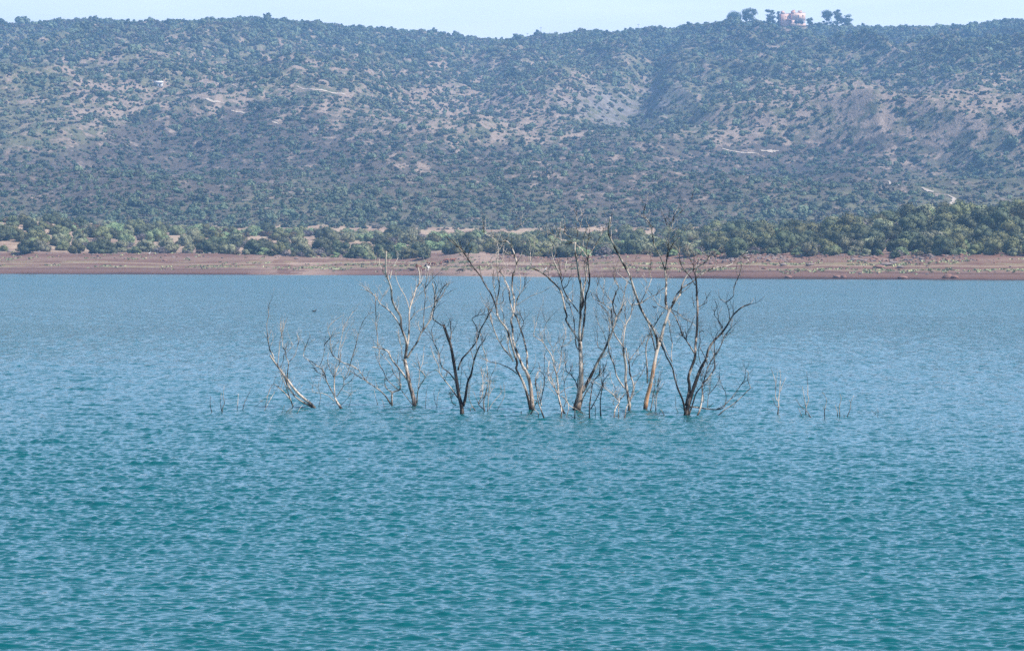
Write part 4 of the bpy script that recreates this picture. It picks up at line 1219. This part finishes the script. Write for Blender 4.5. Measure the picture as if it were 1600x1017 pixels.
# small farm building and hut
M['white'] = plain('whitewash', (.55, .50, .46), .8, .05); M['tile'] = plain('clay_tile', (.40, .22, .16), .8)
def hut(px, py, w, d, h, label, pos=None):
    p = hit(px, py) if pos is None else pos
    r = tag(empty('farmhouse', p), label, 'house')
    b = MB(); b.box((0, 0, h / 2 - .5), (w, d, h + 1)); obj('wall', b.build('wall', [M['white']]), r)
    b = MB(); o = .35
    b.add([(-w / 2 - o, -d / 2 - o, h + .05), (w / 2 + o, -d / 2 - o, h + .05), (w / 2 + o, d / 2 + o, h + .05), (-w / 2 - o, d / 2 + o, h + .05), (-w / 2 - o, 0, h + 1.6), (w / 2 + o, 0, h + 1.6)],
          q=[[0, 1, 5, 4], [2, 3, 4, 5], [3, 2, 1, 0]], t=[[0, 4, 3], [1, 2, 5]])
    obj('roof', b.build('roof', [M['tile'] if h > 2.6 else M['white']]), r)
    b = MB(); b.box((w * .2, -d / 2 - .02, h * .42), (.9, .15, h * .7)); obj('door', b.build('door', [M['opening']]), r)
    b = MB(); b.box((-w * .25, -d / 2 - .02, h * .55), (.9, .15, .8)); obj('window', b.build('window', [M['opening']]), r)
hut(249, 136, 6.5, 4, 2.5, 'tiny whitewashed hut on the left hillside above the zigzag track')

# utility poles on the ridge
M['pole'] = plain('grey_pole', (.22, .20, .19), .7)
for (px, top, lab) in ((845, 43, 'tall pole with crossarm on the ridge saddle'), (824, 52, 'short pole on the ridge, left of the tall one'), (997, 38, 'thin pole standing behind the ridge trees right of the saddle')):
    Y = CRESTY - 3; x = (px - CX) / F * Y; z = float(Hxy(np.array([x]), np.array([Y]))[0]); h = zline(top, Y) - z
    r = tag(empty('utility_pole', (x, Y, z)), lab, 'pole', 'poles on the ridge')
    b = MB(); b.tube([(0, 0, -1), (0, 0, h)], [.28, .16], 7); obj('post', b.build('post', [M['pole']], True), r)
    b = MB(); b.box((0, -.25, h - .8), (3.2, .2, .25)); ca = obj('crossarm', b.build('crossarm', [M['pole']]), r)
    b = MB()
    for k in (-1.3, 0, 1.3): b.tube([(k, -.25, h - .65), (k, -.25, h - .25)], [.12, .08], 6)
    obj('insulator', b.build('insulator', [M['pole']]), ca)

# ------------------------------------------------------------------ rocks, grass, cattle, birds on the shore
M['rock'] = plain('grey_rock', (.19, .15, .135), .95, .35, .7); M['redrock'] = plain('red_rock', (.20, .11, .085), .95, .3, .7)
M['tuft'] = foliage_mat('dry_grass', (.36, .34, .18), (.22, .26, .13), .3); M['tuftg'] = foliage_mat('green_grass', (.16, .17, .09), (.20, .20, .10), .3)
def rock_mesh(seed, mt):
    rr = random.Random(seed); V, q = uvsphere((0, 0, .2), (1.1, .8, .55), rr, 9, 7, .0); V = np.array(V)
    n = V - np.array([0, 0, .2])
    for _ in range(9):                                   # chop with planes for flat facets
        d = np.array([rr.gauss(0, 1), rr.gauss(0, 1), rr.gauss(0, .8)]); d /= np.linalg.norm(d); lim = rr.uniform(.42, .7)
        k = n @ d; n = n - np.clip(k - lim, 0, None)[:, None] * d
    mb = MB(); mb.add(n + np.array([0, 0, .15]), q=q); return mb.build('rock', [mt])
RK = [rock_mesh(k, M['rock'] if k % 2 else M['redrock']) for k in range(6)]
def shore_pt(px, py):
    Y = np.arange(700, 1250, .5); z = H(np.full_like(Y, float(px)), Y); k = int(np.argmax((z >= zline(py, Y)) & (z > -.2)))
    return np.array([(px - CX) / F * Y[k], Y[k], z[k]])
BR = [(1232, 434, 1.6, 0, 'dark red boulder at the waterline below the right-end shrubs, left of the twin boulders'), (1308, 433.5, 1.7, 0, 'left of twin reddish boulders at the waterline right of the snags'), (1318, 433.5, 2.0, 2, 'right of twin reddish boulders at the waterline right of the snags'),
      (1411, 434.5, 1.9, 4, 'dark low boulder at the waterline between the twin boulders and the wide flat one'), (1480, 433.5, 2.9, 2, 'wide flat reddish boulder at the waterline near the right edge'), (1492, 434.5, 1.8, 0, 'small boulder touching the right end of the wide flat one'),
      (1224, 415, 1.7, 1, 'dark boulder on the middle bench above the leftmost waterline boulder'), (1266, 414.5, 1.7, 3, 'dark boulder on the middle bench above the twin boulders'), (1374, 418.5, 2.3, 4, 'broad pinkish boulder on the bench midway between the snags and right edge'),
      (1385, 415, 2.5, 3, 'grey rock pile edge just right of the broad pinkish boulder'), (1395, 412, 2.2, 5, 'grey boulder uppermost right of the broad pinkish one'), (1407, 419, 1.8, 1, 'small grey boulder right of the pinkish boulder, lower down')]
for (px, py, s, k, lab) in BR:
    p = shore_pt(px, py); o = obj('boulder', RK[k], loc=p); o.scale = (s * .8, s * .75, s * .5); o.rotation_euler = (0, 0, rs.uniform(-.4, .4))
    tag(o, lab, 'boulder', 'boulders on the shore')
rp = [o for o in bpy.data.objects if o.name.startswith('boulder')]
seen = {}; 
for o in rp: seen.setdefault(o.data, o)
rp = list(seen.values())
P, S, Z_, V_ = [], [], [], []
YSL = water_Y(tab(np.arange(-60, 1662), SHORE))
for _ in range(5200):
    px = rs.uniform(-60, 1660); Ys = float(YSL[int(px) + 60])
    if px > 1080 and rs.random() < .6: off = rs.gauss(44, 6)
    elif rs.random() < .35 and 780 < px < 1150: off = rs.gauss(46, 6)
    else: off = rs.uniform(1, 75)
    if off < 35 and rs.random() < .85: continue
    if px < 780 and rs.random() < .7: continue
    Y = Ys + off; x = (px - CX) / F * Y
    P.append((x, Y, 0.0)); s = rs.choice([.25, .35, .5, .8]) * rs.uniform(.7, 1.3); S.append((s, s, s * .8)); Z_.append(rs.uniform(0, 6.28)); V_.append(rs.randrange(len(rp)))
P = np.array(P); kk_ = fbm(P[:, 0] / 9, P[:, 1] / 14, 90, 3) > .48; P[:, 2] = Hxy(P[:, 0], P[:, 1]) - .05; P = P[kk_]; S = np.array(S)[kk_]; Z_ = np.array(Z_)[kk_]; V_ = np.array(V_)[kk_]
scatter('rubble', 'loose stones and rubble strewn over the shore bank', P, S, Z_, V_, rp)

# grass tufts (uncountable) : a single mesh
def grass():
    g = np.random.default_rng(5); n = 2600
    px = g.uniform(-60, 1660, n); Ysv = water_Y(tab(px, SHORE)); off = np.where(g.random(n) < .7, g.choice([17.0, 21.0, 31.0, 35.0], n) + g.normal(0, 1.6, n), g.uniform(10, 60, n))
    Y = Ysv + off; x = (px - CX) / F * Y; f = fbm(x / 12, Y / 9, 95, 3); k = f > .54
    x, Y, px = x[k], Y[k], px[k]; z = H(px, Y); m_ = len(x); green = (fbm(x / 18, Y / 10, 97, 2) > .6) | (g.random(m_) < .12)
    V = []; F_ = []; B = 5
    for b in range(B):
        th = g.uniform(0, 6.28, m_); h = g.uniform(.18, .5, m_); w = g.uniform(.25, .6, m_); ox = g.normal(0, .25, m_); oy = g.normal(0, .25, m_)
        bx, by = x + ox, Y + oy
        V.append(np.stack([np.stack([bx - w * np.cos(th), by - w * np.sin(th), z - .05], 1), np.stack([bx + w * np.cos(th), by + w * np.sin(th), z - .05], 1),
                           np.stack([bx + g.normal(0, .2, m_), by + g.normal(0, .2, m_), z + h], 1)], 1))
    V = np.concatenate(V); mi = np.tile(green.astype(np.int32), B)
    return mesh_np('grass', V.reshape(-1, 3), np.arange(len(V) * 3).reshape(-1, 3), [M['tuft'], M['tuftg']], mi)
tag(obj('grass', grass()), 'dry yellow and green grass in lines along the shore benches', 'grass', kind='stuff')

# cattle: one skinned body each, hide colour by material
def skin_body(name, nodes, edges, m, sub=1):
    me = bpy.data.meshes.new(name); me.from_pydata([n[0] for n in nodes], edges, []); me.update()
    o = bpy.data.objects.new(name, me); COL.objects.link(o)
    md = o.modifiers.new('skin', 'SKIN'); md.use_smooth_shade = True
    for i, n in enumerate(nodes): me.skin_vertices[0].data[i].radius = n[1] if isinstance(n[1], tuple) else (n[1], n[1])
    me.skin_vertices[0].data[0].use_root = True
    s = o.modifiers.new('sub', 'SUBSURF'); s.levels = s.render_levels = sub
    dg = bpy.context.evaluated_depsgraph_get(); ev = o.evaluated_get(dg)
    out = bpy.data.meshes.new_from_object(ev); bpy.data.objects.remove(o); out.name = name
    out.materials.clear(); out.materials.append(m); return out
def cow_mesh(m, graze, lying):
    n = []; e = []
    def add(p, r, par=None):
        n.append((p, r))
        if par is not None: e.append((par, len(n) - 1))
        return len(n) - 1
    lz = -.62 if lying else 0
    hip = add((-.62, 0, 1.12 + lz), (.27, .29)); mid = add((-.05, 0, 1.02 + lz), (.33, .36), hip); sh = add((.55, 0, 1.08 + lz), (.27, .33), mid)
    rump = add((-.88, 0, 1.16 + lz), (.16, .19), hip); tail = add((-1.0, 0, .95 + lz), .045, rump); t2 = add((-1.03, 0, .55 + max(lz, -.4)), .035, tail); add((-1.03, 0, .42 + max(lz, -.3)), .06, t2)
    if graze: nk = add((.95, 0, .88), (.15, .19), sh); hd = add((1.18, 0, .48), (.13, .14), nk); mz = add((1.32, 0, .18), (.08, .085), hd)
    else: nk = add((.92, 0, 1.28 + lz), (.15, .19), sh); hd = add((1.18, 0, 1.42 + lz), (.13, .14), nk); mz = add((1.45, 0, 1.24 + lz), (.085, .09), hd)
    hp = n[hd][0]
    for s in (-1, 1):
        a = add((hp[0] - .06, s * .16, hp[2] + .08), .05, hd); add((hp[0] - .08, s * .26, hp[2] + .07), .03, a)
        b = add((hp[0] - .02, s * .10, hp[2] + .14), .035, hd); add((hp[0] + .02, s * .17, hp[2] + .28), .016, b)
        if lying:
            a = add((.55, s * .28, .28), .12, sh); b = add((.85, s * .32, .12), .07, a); add((.6, s * .36, .07), .055, b)
            a = add((-.55, s * .32, .28), .16, hip); b = add((-.15, s * .42, .14), .08, a); add((-.5, s * .46, .07), .055, b)
        else:
            st = .06 * s
            a = add((.55 + st, s * .19, .72), .125, sh); b = add((.57 + st, s * .19, .40), .07, a); c_ = add((.55 + st * 2, s * .19, .14), .05, b); add((.58 + st * 2, s * .19, .03), .065, c_)
            a = add((-.66 - st, s * .20, .78), .16, hip); b = add((-.60 - st, s * .20, .56), .09, a); c_ = add((-.74 - st, s * .20, .34), .06, b); d = add((-.70 - st, s * .20, .12), .05, c_); add((-.67 - st, s * .20, .03), .065, d)
    if not lying: add((-.35, 0, .74), .11, mid)
    return skin_body('cow', n, e, m)
M['hide_brown'] = plain('brown_hide', (.15, .055, .03), .7, .2); M['hide_dark'] = plain('dark_hide', (.05, .028, .022), .7, .2)
M['hide_white'] = plain('white_hide', (.78, .74, .68), .7, .06); M['hide_red'] = plain('red_hide', (.24, .085, .045), .7, .2)
CM = {}
def cow(px, py, hide, graze, lying, rz, label, s=1.0):
    k = (hide, graze, lying)
    if k not in CM: CM[k] = cow_mesh(M['hide_' + hide], graze, lying)
    p = shore_pt(px, py); o = obj('cow', CM[k], loc=p); o.rotation_euler = (0, 0, R(rz)); o.scale = (s, s, s)
    tag(o, label, 'cow', 'cattle on the far shore')
cow(644, 423.5, 'dark', False, True, 180, 'dark brown cow lying nearest the water, leftmost of the herd', 1.0)
cow(653.5, 420.5, 'red', True, False, 10, 'reddish cow grazing behind the gap between the two lying cows', .95)
cow(658, 423.5, 'brown', False, True, 0, 'brown cow lying near the water, second lying cow from left', 1.0)
cow(666, 419, 'dark', False, False, 80, 'dark brown cow seen end on, just left of the white cow')
cow(669.5, 423, 'white', False, False, 250, 'white cow standing in the herd on the far shore')
cow(672.5, 416.5, 'red', False, False, 175, 'reddish cow standing behind the white cow, facing left', .95)
cow(676.5, 416, 'brown', True, False, 0, 'brown cow standing behind the white cow, facing right')
cow(688.5, 415.5, 'brown', False, False, 75, 'brown cow seen from behind, under the grey leafless bush', .95)
cow(699.7, 413.5, 'dark', False, False, 100, 'dark cow seen end on, climbing the bank right of the herd', .95)
cow(697.5, 410.5, 'red', True, False, 180, 'reddish cow highest on the bank, left of another reddish one', .95)
cow(707.5, 410, 'red', False, False, 5, 'rightmost reddish cow, high on the bank beside a dark bush', .95)
cow(720, 426, 'dark', True, False, 190, 'lone dark cow by the water, to the right of the herd', .95)

M['bird_white'] = plain('white_feathers', (.85, .84, .8), .6, .03); M['bird_dark'] = plain('dark_feathers', (.03, .03, .035), .5, .2)
def egret(px, py, label, s=1.0):
    n = [((0, 0, .55), (.10, .12)), ((-.22, 0, .50), .08), ((-.42, 0, .42), .035), ((.14, 0, .64), .06), ((.20, 0, .80), .035), ((.17, 0, .95), .03), ((.24, 0, 1.03), .045), ((.42, 0, 1.0), .012),
         ((.02, .05, .40), .02), ((.0, .05, .02), .014), ((.02, -.05, .40), .02), ((.04, -.05, .02), .014)]
    e = [(0, 1), (1, 2), (0, 3), (3, 4), (4, 5), (5, 6), (6, 7), (0, 8), (8, 9), (0, 10), (10, 11)]
    o = obj('egret', skin_body('egret', n, e, M['bird_white']), loc=shore_pt(px, py)); o.scale = (s, s, s)
    tag(o, label, 'bird', 'white egrets on the bank')
egret(234, 399, 'white egret standing at the edge of the bushes on the left bank', 1.3)
egret(852.5, 424, 'white egret on the bare bank behind the tallest dead tree', 1.2)
def duck(px, py, label, rz):
    n = [((0, 0, .06), (.12, .10)), ((-.18, 0, .09), .07), ((-.30, 0, .13), .025), ((.16, 0, .09), .08), ((.22, 0, .22), .045), ((.26, 0, .30), .06), ((.36, 0, .28), .02)]
    o = obj('duck', skin_body('duck', n, [(0, 1), (1, 2), (0, 3), (3, 4), (4, 5), (5, 6)], M['bird_dark']), loc=at(px, py, water_Y(py)))
    o.rotation_euler = (0, 0, R(rz)); tag(o, label, 'bird', 'dark birds on the water')
duck(491, 487, 'dark duck on open water above the low spreading dead bush', 0)
duck(1023, 481, 'dark duck on open water behind the orange-trunked dead tree', 180)

# ------------------------------------------------------------------ haze
def haze():
    mb = MB(); mb.box((0, 2300, 195), (7000, 6000, 406))
    m_ = bpy.data.materials.new('haze_air'); m_.use_nodes = True; nt = m_.node_tree
    nt.nodes.remove(nt.nodes['Principled BSDF'])
    v = nt.nodes.new('ShaderNodeVolumePrincipled'); v.inputs['Color'].default_value = (.32, .60, 1.0, 1); v.inputs['Density'].default_value = HAZE_D
    v.inputs['Anisotropy'].default_value = .2
    nt.links.new(v.outputs[0], nt.nodes['Material Output'].inputs['Volume'])
    o = obj('haze', mb.build('haze', [m_])); tag(o, 'faint blue distance haze over lake and hills', 'haze', kind='stuff')
HAZE_D = 1.4e-4
haze()

# ------------------------------------------------------------------ light, sky, camera
EL, AZ = R(50), R(108)        # AZ clockwise from +Y (view direction): the sun stands to the right and a little behind the camera
w = bpy.data.worlds.new('World'); scn.world = w; w.use_nodes = True
nt = w.node_tree; bg = nt.nodes['Background']
sky = nt.nodes.new('ShaderNodeTexSky'); sky.sky_type = 'NISHITA'; sky.sun_disc = False
sky.sun_elevation = EL; sky.sun_rotation = AZ; sky.air_density = 1.0; sky.dust_density = 1.5; sky.ozone_density = 1.5
tcw = N(nt, 'ShaderNodeTexCoord').outputs['Generated']; sz_ = N(nt, 'ShaderNodeSeparateXYZ'); L(nt, tcw, sz_.inputs[0])
cl = ramp(nt, noise(nt, mapping(nt, tcw, (7, 7, 45)), 1, 5, .6), [(.35, (.1, .1, .1)), (.65, (.75, .75, .75))])
vf = ramp(nt, sz_.outputs['Z'], [(0, (.95, .95, .95)), (.09, (.88, .88, .88)), (.22, (.68, .68, .68)), (.5, (.22, .22, .22))])
vf = mth(nt, 'MULTIPLY', vf, mth(nt, 'ADD', mth(nt, 'MULTIPLY', cl, .5), .75))
vcol = ramp(nt, sz_.outputs['Z'], [(0, (.80, .80, .83)), (.07, (.78, .80, .86)), (.16, (.46, .70, 1.0)), (.5, (.38, .62, .95))])
vsc = N(nt, 'ShaderNodeVectorMath', operation='SCALE'); L(nt, vcol, vsc.inputs[0]); vsc.inputs['Scale'].default_value = 9.0
L(nt, mixc(nt, vf, sky.outputs[0], vsc.outputs[0]), bg.inputs['Color']); bg.inputs['Strength'].default_value = .095
sd = bpy.data.lights.new('sun', 'SUN'); sd.energy = 4.2; sd.angle = R(.53); sd.color = (1, .95, .88)
so = bpy.data.objects.new('sun', sd); COL.objects.link(so)
sx, sy, sz = math.cos(EL) * math.sin(AZ), math.cos(EL) * math.cos(AZ), math.sin(EL)
from mathutils import Vector
so.rotation_euler = Vector((sx, sy, sz)).to_track_quat('Z', 'Y').to_euler(); so.location = (60, -40, 90)

cam = bpy.data.cameras.new('camera'); cam.lens = 100; cam.sensor_width = 36; cam.sensor_fit = 'HORIZONTAL'; cam.clip_start = .5; cam.clip_end = 30000
co_ = bpy.data.objects.new('camera', cam); COL.objects.link(co_); co_.location = (0, 0, HCAM); co_.rotation_euler = (R(90) - PITCH, 0, 0)
scn.camera = co_
scn.view_settings.view_transform = 'Standard'; scn.view_settings.look = 'None'; scn.view_settings.exposure = 0.9; scn.view_settings.gamma = 1
scn.cycles.max_bounces = 6; scn.cycles.diffuse_bounces = 2; scn.cycles.glossy_bounces = 3; scn.cycles.transparent_max_bounces = 4; scn.cycles.volume_bounces = 1
scn.cycles.use_denoising = False
scn.cycles.sample_clamp_indirect = 5
